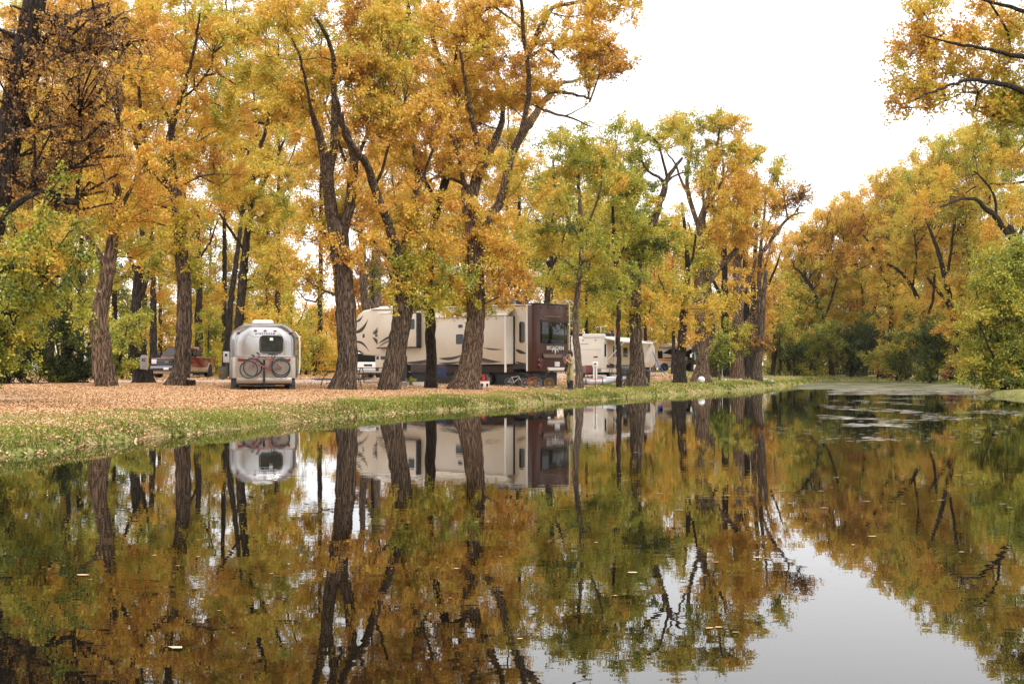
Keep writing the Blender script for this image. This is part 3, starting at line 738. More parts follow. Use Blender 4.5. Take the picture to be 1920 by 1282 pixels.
tree('cottonwood_tree', 'green leaved cottonwood with a stout trunk and a leaning fork beside the camp grill', 36,
  [[(1193, 710, 38), (1195, 680, 27), (1193, 640, 22), (1192, 590, 21), (1191, 530, 21), (1194, 490, 20), (1205, 460, 16), (1222, 425, 15), (1235, 390, 13), (1245, 360, 12), (1252, 335, 10), (1265, 315, 7), (1280, 295, 5)],
   [(1192, 520, 14), (1180, 480, 11), (1170, 440, 8), (1160, 390, 5)], [(1250, 345, 6), (1235, 330, 6), (1215, 320, 5), (1205, 300, 4), (1198, 280, 3)], [(1252, 335, 6), (1245, 300, 5), (1235, 270, 4), (1215, 250, 3)], [(1193, 480, 6), (1205, 455, 5), (1198, 440, 4)], [(1245, 350, 5), (1262, 330, 4), (1290, 320, 3)]],
  [(1225, 270, 60, 45, 0.45, .6), (1260, 245, 60, 40, 0.43, .8), (1200, 420, 60, 50, 0.35), (1230, 480, 45, 45, 0.39, .7), (1170, 500, 45, 60, 0.37, .8), (1205, 580, 45, 55, 0.47, .8), (1190, 340, 50, 50, 0.41, .8), (1160, 450, 50, 60, 0.39)],
  bark='bark', group=G1, flare=.55, leaf=.115)
tree('cottonwood_tree', 'orange leaved tree with a dark slightly curved trunk in front of the awning coach', 31,
  [[(1274, 705, 26), (1276, 680, 20), (1278, 650, 17), (1281, 610, 15), (1284, 570, 13), (1288, 530, 12), (1290, 490, 9), (1285, 440, 7), (1280, 380, 5)], [(1288, 520, 7), (1300, 480, 5), (1305, 440, 4)]],
  [(1270, 430, 50, 60, .66, .7), (1290, 500, 40, 50, .56, .6), (1250, 560, 40, 45, .55, .6), (1290, 590, 30, 40, .62, .5)],
  bark='bark_dark', group=G1, flare=.4, leaf=.125)
tree('cottonwood_tree', 'broad crowned cottonwood with the white ball lying at its foot', 29.5,
  [[(1316, 711, 33), (1317, 685, 24), (1315, 650, 22), (1313, 600, 20), (1312, 560, 19), (1312, 525, 18), (1313, 480, 15), (1312, 440, 15), (1318, 405, 14), (1330, 370, 11), (1338, 330, 10), (1345, 290, 6), (1350, 240, 4)],
   [(1316, 565, 13), (1328, 530, 14), (1345, 505, 14), (1362, 488, 13), (1380, 470, 10), (1392, 455, 8), (1412, 445, 6), (1435, 430, 4), (1450, 400, 3)], [(1312, 430, 10), (1300, 390, 9), (1290, 350, 8), (1292, 310, 6), (1300, 270, 4)], [(1325, 385, 7), (1345, 360, 6), (1358, 330, 4), (1380, 300, 3)], [(1295, 365, 6), (1278, 340, 5), (1270, 310, 4), (1255, 290, 3)], [(1450, 445, 7), (1465, 425, 6), (1480, 408, 5), (1496, 400, 3), (1512, 398, 2)], [(1435, 470, 6), (1450, 445, 6)], [(1478, 408, 4), (1474, 385, 3), (1470, 365, 2)], [(1490, 402, 3), (1500, 385, 2), (1508, 372, 1.5)]],
  [(1300, 240, 55, 38, .40, .9), (1350, 225, 45, 32, .52, .7), (1290, 290, 60, 40, .44, .8), (1350, 290, 60, 45, .60, .8), (1400, 290, 40, 35, .66, .8), (1450, 320, 45, 35, .58, .9), (1400, 360, 60, 40, .68), (1340, 430, 60, 45, .66, .8), (1430, 410, 55, 45, .70), (1390, 440, 60, 35, .72), (1300, 480, 45, 60, .50, .7), (1360, 560, 40, 40, .55, .5), (1340, 360, 60, 40, .62, .6), (1330, 600, 30, 40, .56, .5), (1370, 232, 22, 26, .72, .4), (1492, 378, 18, 12, .85, .12)],
  bark='bark_warm', group=G1, flare=.6, leaf=.125)
def plain(name, label, s, px, w, pytop, blobs, lean=0, bark='bark_dark', leaf=.14, dens=.9, group=None, forks=2, yb=700, flare=.3, **kw):
    n = 7; L = [[]]
    for i in range(n):
        f = i / (n - 1); L[0].append((px + lean * f + random.uniform(-1, 1) * w * .35 * f, yb + (pytop - yb) * f, w * (1 - .78 * f)))
    for k in range(forks):
        f = random.uniform(.35, .75); i = int(f * (n - 1)); bx, by, bw = L[0][i]; d = random.choice([-1, 1]) * random.uniform(.3, .9)
        h = (yb - pytop) * random.uniform(.18, .32)
        L.append([(bx, by, bw * .6), (bx + d * h * .35, by - h * .45, bw * .45), (bx + d * h * .6, by - h, bw * .2)])
    return tree(name, label, s, L, blobs, bark=bark, leaf=leaf, dens=dens, group=group, flare=flare, **kw)

GC = 'tall trunks of the clump at the end of the lawn'
plain('cottonwood_tree', 'brown trunked tree just behind the tree with the white ball', 25, 1338, 18, 330, [(1340, 330, 45, 50, .66, .6), (1330, 450, 35, 50, .6, .5)], lean=-18, bark='bark', group=G1, yb=699, leaf=.15)
plain('cottonwood_tree', 'slim trunk behind the bright green sapling', 24, 1360, 17, 300, [(1370, 350, 45, 50, .68, .7), (1360, 450, 35, 45, .7, .6)], lean=-4, group=GC, yb=700, leaf=.15)
plain('cottonwood_tree', 'pale lit trunk wrapped in yellow green shoots at its foot', 25.5, 1382, 26, 280, [(1390, 330, 45, 45, .70, .7), (1380, 450, 35, 50, .7, .5), (1378, 655, 24, 26, .42, .5), (1376, 620, 16, 20, .45, .5)], lean=4, bark='bark_warm', group=GC, yb=703, leaf=.14, flare=.3)
plain('cottonwood_tree', 'dark trunk just right of the pale trunk with green shoots', 24.5, 1399, 16, 300, [(1400, 380, 50, 50, .72, .6), (1400, 500, 30, 50, .7, .4)], lean=-2, group=GC, yb=702, leaf=.15)
plain('cottonwood_tree', 'upright dark trunk between the lit trunk and the leaning snag', 24, 1409, 15, 320, [(1420, 400, 45, 45, .70, .6), (1415, 520, 26, 50, .75, .4)], lean=12, group=GC, yb=702, leaf=.15)
plain('cottonwood_tree', 'narrow trunk touching the foot of the broken leaning snag', 25, 1416, 14, 350, [(1440, 440, 40, 45, .70, .6), (1425, 560, 22, 45, .8, .35)], lean=20, bark='bark', group=GC, yb=704, leaf=.15)
tree('dead_tree', 'broken leafless snag leaning at the water end of the lawn', 25.5,
  [[(1417, 705, 18), (1422, 670, 15), (1428, 620, 12), (1431, 570, 10), (1434, 530, 8), (1438, 508, 7)]], [(1424, 640, 8, 14, .95, .05)], bark='bark', group=GC, flare=.4, leaf=.1)
# small growth on the lawn
tree('sapling', 'bright green leafy sapling beside the white stake', 27, [[(1349, 701, 4), (1349, 670, 3), (1348, 640, 2), (1346, 615, 1.5)]],
  [(1348, 640, 11, 18, .25, 1.6), (1356, 665, 13, 18, .24, 1.6), (1340, 662, 11, 14, .26, 1.4), (1348, 685, 8, 10, .24, 1)], bark='bark', leaf=.15, kf=2.2, sig=.12, flare=.1, cat='sapling', hs=.04)

# ------------------------------------------------------------------ trees farther back in the campsite
GB = 'trees standing in the camp behind the vehicles'
plain('cottonwood_tree', 'dark straight trunk right behind the bed of the pickup', 25.5, 372, 18, 380, [(372, 420, 40, 40, .55, .7), (400, 560, 30, 40, .5, .5)], lean=2, group=GB, yb=700)
plain('cottonwood_tree', 'golden tree with a thin leaning trunk behind the silver trailer', 29, 421, 15, 250, [(450, 300, 60, 70, .66), (430, 400, 40, 50, .64, .7), (480, 200, 60, 60, .64)], lean=42, group=GB, yb=704)
tree('cottonwood_tree', 'bright golden tree towering directly over the silver trailer', 33,
  [[(440, 706, 20), (445, 650, 18), (450, 580, 17), (455, 520, 16), (461, 450, 13), (468, 400, 10), (474, 330, 9), (486, 275, 8), (497, 240, 5), (505, 190, 4)], [(470, 380, 7), (500, 330, 6), (520, 290, 5), (535, 250, 3)], [(458, 470, 6), (430, 430, 5), (410, 400, 4)]],
  [(480, 200, 70, 60, .62), (510, 300, 55, 60, .62), (500, 400, 55, 60, .61), (450, 370, 60, 55, .66, .8), (510, 500, 50, 60, .58), (490, 580, 45, 45, .50), (430, 240, 60, 50, .66, .8), (540, 230, 50, 50, .62, .8), (460, 120, 70, 60, .58, .8)], bark='bark_dark', group=GB, flare=.3, leaf=.13, dens=1.1)
plain('cottonwood_tree', 'dark mossy trunk standing behind the number stump', 33, 252, 26, 330, [(250, 380, 60, 60, .60), (230, 500, 50, 50, .34, .8), (280, 500, 40, 40, .55, .7)], lean=14, group=GB, yb=704)
plain('cottonwood_tree', 'trunk in golden leaves behind the windscreen of the pickup', 28, 288, 16, 330, [(300, 400, 50, 60, .66, .8), (290, 560, 30, 60, .62, .7), (320, 470, 30, 40, .6, .5)], lean=-6, group=GB, yb=702)
plain('cottonwood_tree', 'forked brown trunk rising behind the nose of the beige trailer', 29, 690, 22, 360, [(700, 440, 40, 50, .78, .6), (690, 350, 50, 50, .74, .6)], lean=-14, group=GB, yb=706, bark='bark')
plain('cottonwood_tree', 'pale trunk close beside the forked brown one over the trailer nose', 27, 706, 20, 350, [(720, 400, 45, 50, .76, .6), (710, 300, 50, 50, .72, .6)], lean=4, group=GB, yb=706, bark='bark_pale')
plain('cottonwood_tree', 'yellow tree behind the black roof unit of the beige trailer', 28, 968, 18, 330, [(975, 420, 55, 60, .72, .8), (960, 330, 60, 60, .70), (985, 520, 35, 35, .55, .7)], lean=8, group=GB, yb=706)
plain('cottonwood_tree', 'green tree with a dark forked trunk behind the roof of the brown trailer end', 30, 1018, 16, 300, [(1030, 340, 55, 55, .44, .9), (1010, 440, 50, 50, .46, .9), (1040, 510, 40, 40, .52, .7), (1060, 280, 50, 40, .46, .8)], lean=24, group=GB, yb=706)

# ------------------------------------------------------------------ the wood behind the campsite
GW = 'trees of the wood behind the campsite'
LBL = {
 'gold': 'golden tree of the wood behind the silver trailer and the pickup',
 'dark': 'dark green and bronze tree in the shady wood behind the number stump',
 'orange': 'orange tree of the wood behind the long beige trailer',
 'green': 'slim yellow green tree of the wood behind the white motorhome',
 'amber': 'amber tree of the wood behind the coach with the raised awning'}
def wood(key, px, s, top, hue, w=12, half=45, low=640, lean=0, dens=.9, lab=None, bark='bark_dark'):
    bl = []; y = top + half * .7
    while y < low:
        r = half * random.uniform(.85, 1.25); bl.append((px + lean * (700 - y) / 400 + random.uniform(-.35, .35) * half, y, r, r * .8, hue + random.uniform(-.06, .06), .85)); y += r * .95
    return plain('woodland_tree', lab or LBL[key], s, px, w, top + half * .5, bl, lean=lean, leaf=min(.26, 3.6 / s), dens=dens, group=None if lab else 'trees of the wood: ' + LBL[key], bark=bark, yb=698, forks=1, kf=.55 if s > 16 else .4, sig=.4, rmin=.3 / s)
for px, s, top, hue in [(30, 28, 300, .40), (95, 27, 340, .34), (150, 26, 330, .46), (215, 25, 360, .36), (120, 22, 200, .5), (20, 22, 180, .5)]: wood('dark', px, s, top, hue, w=14, low=640)
for px, s, top, hue, w, low in [(300, 21, 330, .62, 9, 660), (345, 19, 400, .55, 8, 670), (392, 20, 380, .58, 9, 680), (420, 23, 470, .45, 8, 680), (455, 18, 330, .60, 8, 680), (500, 20, 380, .60, 8, 690), (545, 19, 470, .60, 7, 690), (583, 17, 560, .66, 6, 695), (612, 16, 592, .68, 5, 695), (562, 24, 600, .52, 6, 690), (530, 16, 540, .66, 6, 690), (640, 15, 590, .66, 5, 695), (405, 16, 560, .6, 6, 695), (360, 15, 590, .58, 6, 695), (470, 14, 560, .6, 5, 695), (250, 18, 560, .5, 6, 695)]: wood('gold', px, s, top, hue, w=w, low=low, half=40 if s > 17 else 30)
for px, s, top, hue in [(20, 26, -30, .60), (85, 25, -30, .66), (130, 27, 40, .62), (200, 26, -40, .64), (270, 24, -30, .64), (345, 25, -30, .62), (420, 24, -40, .56), (520, 26, -20, .60), (600, 22, 20, .62), (170, 24, 10, .66), (700, 23, 0, .68), (760, 24, -20, .66), (870, 24, 20, .70), (950, 24, 160, .68)]: wood('high', px, s, top, hue, w=11, low=430, half=52, lab='tall golden tree topping the wood behind the campsite').__setitem__('group', 'tall golden trees topping the wood')
for px, s, top, hue in [(680, 20, 470, .80), (735, 21, 340, .74), (770, 18, 380, .72), (830, 20, 330, .70), (880, 19, 320, .72), (935, 20, 400, .70), (985, 18, 420, .62), (650, 18, 520, .74)]: wood('orange', px, s, top, hue, w=9, low=640, bark=random.choice(['bark_dark', 'bark', 'bark_pale']))
for px, s, top, hue in [(1035, 21, 330, .46), (1070, 19, 300, .48), (1100, 20, 350, .5), (1122, 17, 300, .50), (1148, 19, 330, .46), (1178, 18, 300, .44), (1210, 19, 430, .5), (1060, 15, 420, .58), (1105, 15, 430, .6), (1135, 14, 440, .6), (1165, 15, 440, .56)]: wood('green', px, s, top, hue, w=8, low=620, half=36, bark=random.choice(['bark_dark', 'bark']))
for px, s, top, hue in [(1225, 18, 470, .58), (1248, 17, 440, .68), (1262, 20, 420, .64), (1300, 18, 430, .60), (1325, 16, 420, .64), (1355, 17, 380, .62), (1385, 16, 420, .68), (1425, 17, 470, .72), (1450, 16, 520, .60), (1240, 14, 560, .56), (1280, 14, 560, .6), (1340, 14, 560, .55), (1400, 14, 570, .6)]: wood('amber', px, s, top, hue, w=8, low=640, half=32, bark=random.choice(['bark_dark', 'bark', 'bark_pale']))

# ------------------------------------------------------------------ near willow and dark tree at the picture's edge of the bank
tree('willow_tree', 'tall dark bronze tree full of bare hanging twigs over the near end of the bank', 74,
  [[(-70, 760, 70), (-55, 640, 58), (-30, 480, 52), (0, 330, 50), (22, 200, 48), (38, 110, 46), (52, 40, 42), (66, -40, 38)],
   [(40, 130, 18), (90, 70, 10), (130, 30, 8), (190, 5, 6)], [(50, 70, 12), (110, 90, 8), (160, 80, 6), (215, 60, 4)], [(20, 220, 14), (80, 240, 8), (140, 230, 6), (190, 250, 4)], [(0, 330, 12), (60, 350, 8), (130, 380, 5)]],
  [(130, 60, 110, 70, .95, .8), (60, 150, 100, 80, .97, .8), (160, 170, 90, 80, .97, .8), (90, 270, 100, 70, .94, .9), (180, 290, 60, 60, .92, .7), (40, 330, 90, 70, .88, .9), (200, 70, 60, 60, .92, .6), (20, 50, 80, 60, .88, .8), (130, 360, 60, 40, .84, .6)],  # bronze leaves, their hues also darkened to paint in the crown's shaded side
  bark='bark_dark', leaf=.065, dens=.62, tw=2.4, kf=2.3, lift=-.6, sig=.22, flare=.3)
tree('willow_tree', 'drooping green and yellow willow hanging over the near end of the bank', 80,
  [[(-90, 770, 40), (-70, 640, 34), (-40, 520, 28), (-10, 430, 20), (30, 380, 12), (70, 360, 8)], [(-40, 520, 14), (20, 500, 9), (70, 510, 6), (110, 540, 3)], [(-70, 640, 12), (-20, 590, 8), (30, 590, 5)]],
  [(30, 430, 70, 60, .42), (90, 430, 60, 50, .50, .6), (20, 510, 60, 50, .28), (80, 510, 50, 40, .36, .6), (5, 590, 55, 45, .16), (60, 570, 40, 26, .28, .5), (0, 650, 35, 25, .30, .4)],
  bark='bark_dark', leaf=.08, dens=.85, kf=1.0, sig=.26, flare=.3, lift=-.5)

# ------------------------------------------------------------------ bushes
def bush(label, s, px, yb, blobs, leaf, cat='bush', name='bush', n=5, dens=1.2, **kw):
    L = []
    for k in range(n):
        dx = random.uniform(-1, 1); b = random.choice(blobs)
        L.append([(px + dx * 12, yb, 6), ((px + b[0]) / 2 + dx * 6, (yb + b[1]) / 2, 4), (b[0], b[1], 2)])
    return tree(name, label, s, L, blobs, bark='bark_dark', leaf=leaf, dens=dens, cat=cat, flare=.1, **kw)
bush('wide dark green bush against the near end of the gravel path', 44, 110, 738, [(100, 690, 60, 45, .06), (60, 660, 60, 50, .10), (140, 650, 45, 55, .06), (100, 600, 60, 40, .14), (30, 700, 40, 35, .26), (160, 700, 25, 30, .08), (20, 620, 40, 50, .2)], .10, dens=1.15)
bush('bronze green bush left of the dark wide bush at the path', 46, 10, 742, [(0, 650, 40, 70, .28), (30, 590, 40, 40, .36), (-30, 690, 40, 50, .2)], .10)
bush('low green bush between the bent trunk and the number stump', 34, 228, 708, [(228, 660, 22, 35, .26), (238, 610, 26, 36, .3), (218, 690, 18, 14, .4)], .12)
bush('yellow green bush behind the pickup bed', 27, 392, 700, [(390, 655, 18, 26, .36), (405, 680, 12, 14, .50), (392, 620, 20, 26, .44)], .14)
bush('sunny yellow shrub right behind the silver trailer', 26, 580, 700, [(575, 670, 26, 26, .42), (600, 655, 26, 30, .60), (560, 640, 24, 30, .48), (610, 685, 20, 12, .5)], .14)

# ------------------------------------------------------------------ the far bank across the water
FB = [ # px, base py, s, trunk lean, crown blobs, hue
 ('dark curved trunk tree beside the tall grass at the pond end', 19, [[(1478, 702, 9), (1480, 660, 8), (1484, 620, 7), (1474, 590, 6), (1466, 560, 5), (1455, 545, 3)], [(1484, 625, 4), (1500, 600, 3), (1515, 575, 2)], [(1470, 575, 3), (1450, 570, 2), (1440, 575, 1.5)]], [(1475, 560, 45, 30, .54, .7), (1500, 600, 35, 35, .52, .7), (1460, 620, 30, 30, .56, .6), (1490, 650, 30, 25, .44, .7), (1500, 500, 40, 35, .58, .8)]),
 ('tree with a long trunk leaning over the pond end', 18, [[(1560, 704, 11), (1555, 650, 9), (1545, 600, 8), (1528, 550, 7), (1510, 520, 5), (1490, 500, 3)], [(1545, 600, 5), (1560, 560, 4), (1570, 520, 3)]], [(1520, 450, 40, 35, .64), (1560, 420, 45, 35, .66), (1540, 500, 45, 35, .60), (1570, 560, 35, 35, .62, .8), (1490, 450, 30, 30, .66, .8)]),
 ('orange brown tree with many upright stems on the far bank', 18, [[(1622, 706, 9), (1625, 640, 8), (1620, 580, 7), (1612, 520, 5), (1600, 470, 4)], [(1624, 620, 6), (1640, 580, 5), (1650, 540, 4), (1655, 500, 3)], [(1612, 520, 4), (1590, 470, 3), (1570, 450, 2)]], [(1600, 420, 45, 35, .74), (1640, 400, 45, 35, .70), (1580, 470, 40, 30, .72), (1640, 470, 45, 35, .70), (1610, 540, 40, 35, .62, .8), (1620, 600, 35, 35, .56, .7)]),
 ('pale orange tree in the middle of the far bank', 19, [[(1665, 706, 10), (1668, 640, 9), (1672, 580, 8), (1660, 520, 6), (1640, 470, 5), (1620, 440, 3)], [(1672, 580, 5), (1680, 520, 4), (1690, 470, 3)]], [(1670, 370, 45, 35, .70), (1700, 350, 45, 40, .66), (1660, 440, 45, 35, .72), (1700, 430, 45, 35, .68), (1680, 500, 45, 35, .68), (1690, 570, 40, 35, .60, .7)]),
 ('arching tree with a curved dark trunk over the green shrubs', 21, [[(1740, 708, 12), (1738, 650, 11), (1732, 590, 10), (1712, 540, 8), (1690, 510, 6), (1665, 495, 4)], [(1735, 610, 6), (1750, 560, 5), (1755, 500, 4)], [(1712, 540, 4), (1720, 480, 3), (1715, 440, 2)]], [(1740, 340, 50, 35, .62), (1780, 320, 45, 35, .60), (1730, 400, 50, 40, .66), (1760, 460, 45, 40, .68), (1740, 520, 45, 35, .66, .8), (1700, 480, 40, 30, .72, .8), (1760, 590, 40, 40, .60, .7), (1720, 610, 30, 35, .6, .6)]),
 ('yellow tree with two leaning trunks beside the big leafy bush', 24, [[(1800, 715, 14), (1795, 650, 12), (1788, 590, 11), (1775, 530, 10), (1760, 470, 8), (1745, 430, 5)], [(1788, 590, 7), (1770, 560, 6), (1740, 520, 5)], [(1775, 530, 6), (1785, 470, 5), (1790, 420, 4)]], [(1800, 280, 55, 40, .52), (1760, 350, 50, 40, .64), (1810, 370, 55, 45, .64), (1790, 440, 55, 45, .68), (1830, 460, 45, 45, .62, .8), (1800, 530, 45, 40, .66, .8), (1790, 600, 40, 40, .66, .7)]),
 ('big yellow tree whose thick limb arches out over the leafy bush', 30, [[(1935, 725, 30), (1930, 640, 26), (1925, 560, 24), (1915, 490, 20), (1905, 450, 18), (1895, 425, 14)], [(1905, 455, 12), (1885, 430, 11), (1868, 405, 11), (1850, 390, 9), (1835, 375, 7), (1810, 372, 5), (1785, 380, 4), (1765, 388, 3)], [(1870, 405, 6), (1868, 370, 5), (1850, 340, 4), (1830, 320, 3)], [(1910, 460, 8), (1925, 400, 6), (1930, 340, 5), (1925, 280, 4)], [(1925, 300, 5), (1890, 270, 4), (1850, 262, 3), (1830, 280, 2)], [(1925, 340, 5), (1880, 345, 4), (1840, 345, 3), (1815, 360, 2)]], [(1880, 230, 60, 40, .46, .8), (1830, 270, 50, 35, .48, .7), (1900, 300, 50, 45, .58, .8), (1850, 330, 55, 40, .60, .7), (1790, 345, 50, 26, .64, .8), (1900, 390, 45, 40, .62, .7), (1860, 430, 40, 30, .64, .7), (1910, 200, 50, 40, .42, .8), (1750, 380, 30, 18, .64, .6), (1905, 215, 40, 30, .50), (1930, 250, 40, 50, .50), (1870, 270, 40, 30, .52)]),
]
def sF(px): return 15.4 + max(0, px - 1640) * .027
for k, (lab, s, limbs, blobs) in enumerate(FB):
    s = min(s, 26) if s > 25 else sF(limbs[0][0][0]) - .2
    blobs = blobs + [(b_[0] + random.uniform(-25, 25), min(640, b_[1] + 90), b_[2], b_[3], b_[4] - .08, .7) for b_ in blobs[::2]] if k < 6 else blobs
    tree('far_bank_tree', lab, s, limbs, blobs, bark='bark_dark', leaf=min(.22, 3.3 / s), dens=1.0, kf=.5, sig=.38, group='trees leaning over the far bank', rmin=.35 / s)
for px, s, top, hue, lean in [(1500, 15, 480, .62, -20), (1530, 14, 440, .70, -15), (1568, 15, 400, .68, -15), (1598, 14, 380, .60, -10), (1635, 15, 350, .64, -20), (1668, 15, 330, .66, 0), (1705, 16, 300, .60, -20), (1742, 17, 290, .60, -10), (1775, 18, 260, .58, -20), (1820, 20, 240, .55, 0), (1860, 21, 230, .55, 0), (1900, 22, 260, .55, 0)]:
    s = sF(px) - 1.3
    wood('far', px, s, top, hue, w=9, half=42, low=670, lean=lean, lab='rear tree of the golden wood that rises behind the far bank').__setitem__('group', 'rear trees of the far bank wood')
GS = 'shrubs along the far waterline'
for lab, s, px, bl in [
  ('pale green shrub behind the tall grass at the pond end', 20, 1455, [(1452, 655, 18, 20, .36), (1462, 640, 16, 16, .38)]),
  ('round dark green shrub beside the pale one at the pond end', 19, 1485, [(1488, 665, 22, 16, .16), (1475, 660, 16, 14, .2)]),
  ('olive shrub with fine stems between the two dark shrubs', 18, 1530, [(1530, 660, 22, 22, .40, .8), (1545, 640, 20, 20, .44, .7), (1520, 685, 18, 12, .36)]),
  ('large dark green shrub mirrored as a black patch in the water', 18, 1600, [(1605, 650, 32, 24, .16), (1580, 660, 24, 20, .26), (1610, 680, 30, 18, .10), (1635, 650, 20, 22, .2)]),
  ('shrub with reddish low leaves at the waterline', 18, 1655, [(1650, 690, 20, 12, .84, .7), (1665, 675, 18, 14, .78, .7), (1640, 680, 14, 14, .4)]),
  ('yellow green shrub behind the reddish one', 18.5, 1690, [(1690, 660, 24, 24, .38), (1715, 640, 24, 24, .34), (1680, 685, 26, 14, .34), (1725, 610, 20, 24, .32)]),
  ('broad green shrub between the red patch and the big leafy bush', 20, 1750, [(1750, 650, 32, 28, .26), (1775, 675, 28, 22, .26), (1735, 690, 26, 14, .26), (1780, 630, 26, 26, .3)]),
  ('low reddish brown shrub tucked under the big leafy bush', 22, 1785, [(1785, 698, 18, 10, .86, .6), (1800, 690, 18, 12, .7, .6)])]:
    bl = [(q[0], q[1] - 8, q[2] * 1.25, q[3] * 1.45, q[4] - (.08 if q[4] < .5 else 0), 1.3) for q in bl]
    s = sF(px) + .55
    bl = bl + [(px + random.uniform(-14, 14), 704, 26, 9, bl[0][4] + .06)]
    bush(lab, s, px, 712, bl, .17, dens=1.3, kf=.9, sig=.3, group=GS)
bush('big sunlit yellow green bush overhanging the water', 37, 1885, 742, [(1880, 505, 50, 30, .33), (1920, 475, 50, 30, .35), (1850, 560, 36, 24, .33), (1900, 560, 50, 36, .52), (1838, 610, 34, 20, .42), (1890, 620, 46, 30, .35), (1850, 655, 38, 22, .42), (1905, 680, 50, 34, .35), (1870, 705, 40, 18, .36), (1830, 635, 26, 14, .44, .8), (1940, 600, 50, 60, .33), (1865, 530, 24, 18, .35), (1960, 680, 60, 60, .33), (1850, 600, 40, 26, .36), (1880, 585, 40, 24, .37), (1865, 675, 44, 26, .34), (1895, 530, 40, 26, .38), (1850, 715, 30, 10, .30, .8), (1900, 728, 55, 14, .26), (1950, 720, 60, 30, .26)], .125, dens=1.7, n=3, kf=1.9, sig=.24, hvar=.05)

# the nearer tree outside the frame whose boughs reach in at the top
tree('overhanging_tree', 'orange boughs of a nearer tree reaching in over the pond from above', 66,
  [[(2190, 900, 90), (2180, 700, 80), (2160, 480, 70), (2130, 330, 60), (2090, 200, 46), (2070, 80, 36), (2060, -80, 24)],
   [(2110, 290, 22), (2020, 220, 15), (1950, 180, 11), (1900, 160, 10), (1860, 152, 8), (1820, 148, 6), (1780, 160, 4), (1745, 172, 3), (1720, 185, 2)], [(2080, 150, 18), (1990, 120, 11), (1900, 100, 8), (1850, 88, 6), (1800, 80, 5), (1765, 72, 3), (1730, 62, 2)], [(1900, 100, 6), (1895, 60, 5), (1880, 30, 4), (1860, 0, 3)], [(2070, 40, 14), (1980, 30, 10), (1900, 10, 7), (1830, -10, 5)], [(1800, 80, 4), (1775, 60, 3), (1750, 40, 2)], [(1860, 152, 4), (1840, 170, 3), (1810, 172, 2), (1780, 185, 1.5)]],
  [(1760, 70, 60, 40, .70, .8), (1830, 50, 70, 50, .66, .8), (1890, 30, 60, 50, .62, .8), (1720, 90, 40, 30, .74, .7), (1800, 110, 60, 35, .68, .7), (1760, 150, 55, 30, .74, .55), (1730, 180, 26, 16, .80, .4), (1840, 140, 50, 24, .66, .5), (1740, 20, 50, 35, .70, .8), (1910, 110, 50, 50, .50, .8), (1900, 180, 40, 30, .46, .6), (1960, 60, 70, 80, .60), (1990, 180, 60, 60, .5), (1920, 200, 40, 40, .5), (1880, 195, 30, 20, .48, .7)],
  bark='bark_dark', leaf=.09, dens=.9, kf=1.25, sig=.2, flare=.2, tw=.8)
# plant strip at the far waterline
# ------------------------------------------------------------------ low growth that closes the wood far behind
def belt(name, n, px0, px1, s0, s1, topf, hue, hs, leaf):
    u = RNG.random(n); px = px0 + (px1 - px0) * u; s = RNG.uniform(s0, s1, n); x, y = (px - 960) / s, F / s
    g = gz(x, y); top = np.array([topf(q) for q in px]) + 16 * np.sin(px * .09) + 10 * np.sin(px * .23 + s)
    ht = HC + (HZ - top) / s - g
    z = g + np.maximum(ht, .5) * RNG.random(n) ** 1.4
    C = np.stack([x, y, z], 1)
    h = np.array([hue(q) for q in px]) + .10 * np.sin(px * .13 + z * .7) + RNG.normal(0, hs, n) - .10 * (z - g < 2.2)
    V, FA, H = leaves(C, .45, 26, leaf, h, .05, shoots=5)[:3]
    V[:, 2] = np.maximum(V[:, 2], .05)
    tag(np_mesh(name, V, FA, 'leaf', hue=H), kind='stuff')
belt('distant_undergrowth', 6500, -60, 1500, 11.5, 13.5, lambda q: 590 + (30 if 590 < q < 640 else 0) - (70 if q < 230 else 0) - (60 if q > 1040 else 0), lambda q: .36 if q < 240 else (.60 if q < 660 else (.66 if q < 1040 else .55)), .05, .30)
belt('far_bank_undergrowth', 6500, 1440, 1990, 13.0, 14.4, lambda q: 560 - (q - 1440) * .22, lambda q: .36, .07, .26)

# unseen wood added behind the camera to darken what windows and metal mirror
def rear_belt():
    n = 2600; x = RNG.uniform(-75, 75, n); y = -26 - RNG.random(n) * 10 + np.abs(x) * .12
    z = .5 + RNG.random(n) * (11 + 3 * np.sin(x * .25)); C = np.stack([x, y, z], 1)
    V, FA, H = leaves(C, .8, 20, .5, .5 + .12 * np.sin(x * .3), .06); V[:, 2] = np.maximum(V[:, 2], .05)
    tag(np_mesh('unseen_rear_wood', V, FA, 'leaf', hue=H), kind='stuff')
rear_belt()
# ------------------------------------------------------------------ shared paints
M['alu'] = paint('brushed_aluminium', (.46, .45, .45), .30, 1.0, var=.03, scale=2)
M['alu_dull_tinted'] = paint('dull_aluminium_ground_tint', (.42, .365, .32), .34, 1.0, var=.05, scale=4)  # dull metal; the brown tint paints in the warm reflection of the ground
M['chrome'] = paint('chrome', (.22, .22, .24), .16, 1.0, var=.03)
M['black'] = paint('black_rubber', (.018, .018, .02), .6, var=.1)
M['blackgloss'] = paint('black_trim', (.02, .02, .022), .25, var=.1)
M['glass'] = paint('dark_glass', (.012, .014, .013), .04, 0, var=.1, scale=1)
M['white'] = paint('white_enamel', (.80, .79, .77), .35, var=.03, scale=2)
M['cream'] = paint('cream_fibreglass', (.62, .52, .40), .28, var=.03, scale=1.2, coat=.3)
M['cream_lt'] = paint('pale_fibreglass', (.80, .76, .70), .30, var=.03, scale=1.2, coat=.3)
M['umber'] = paint('umber_gelcoat', (.075, .022, .014), .30, var=.10, scale=1.5, coat=.0)
M['umber_dull'] = paint('umber_skirt', (.045, .022, .016), .5, var=.12)
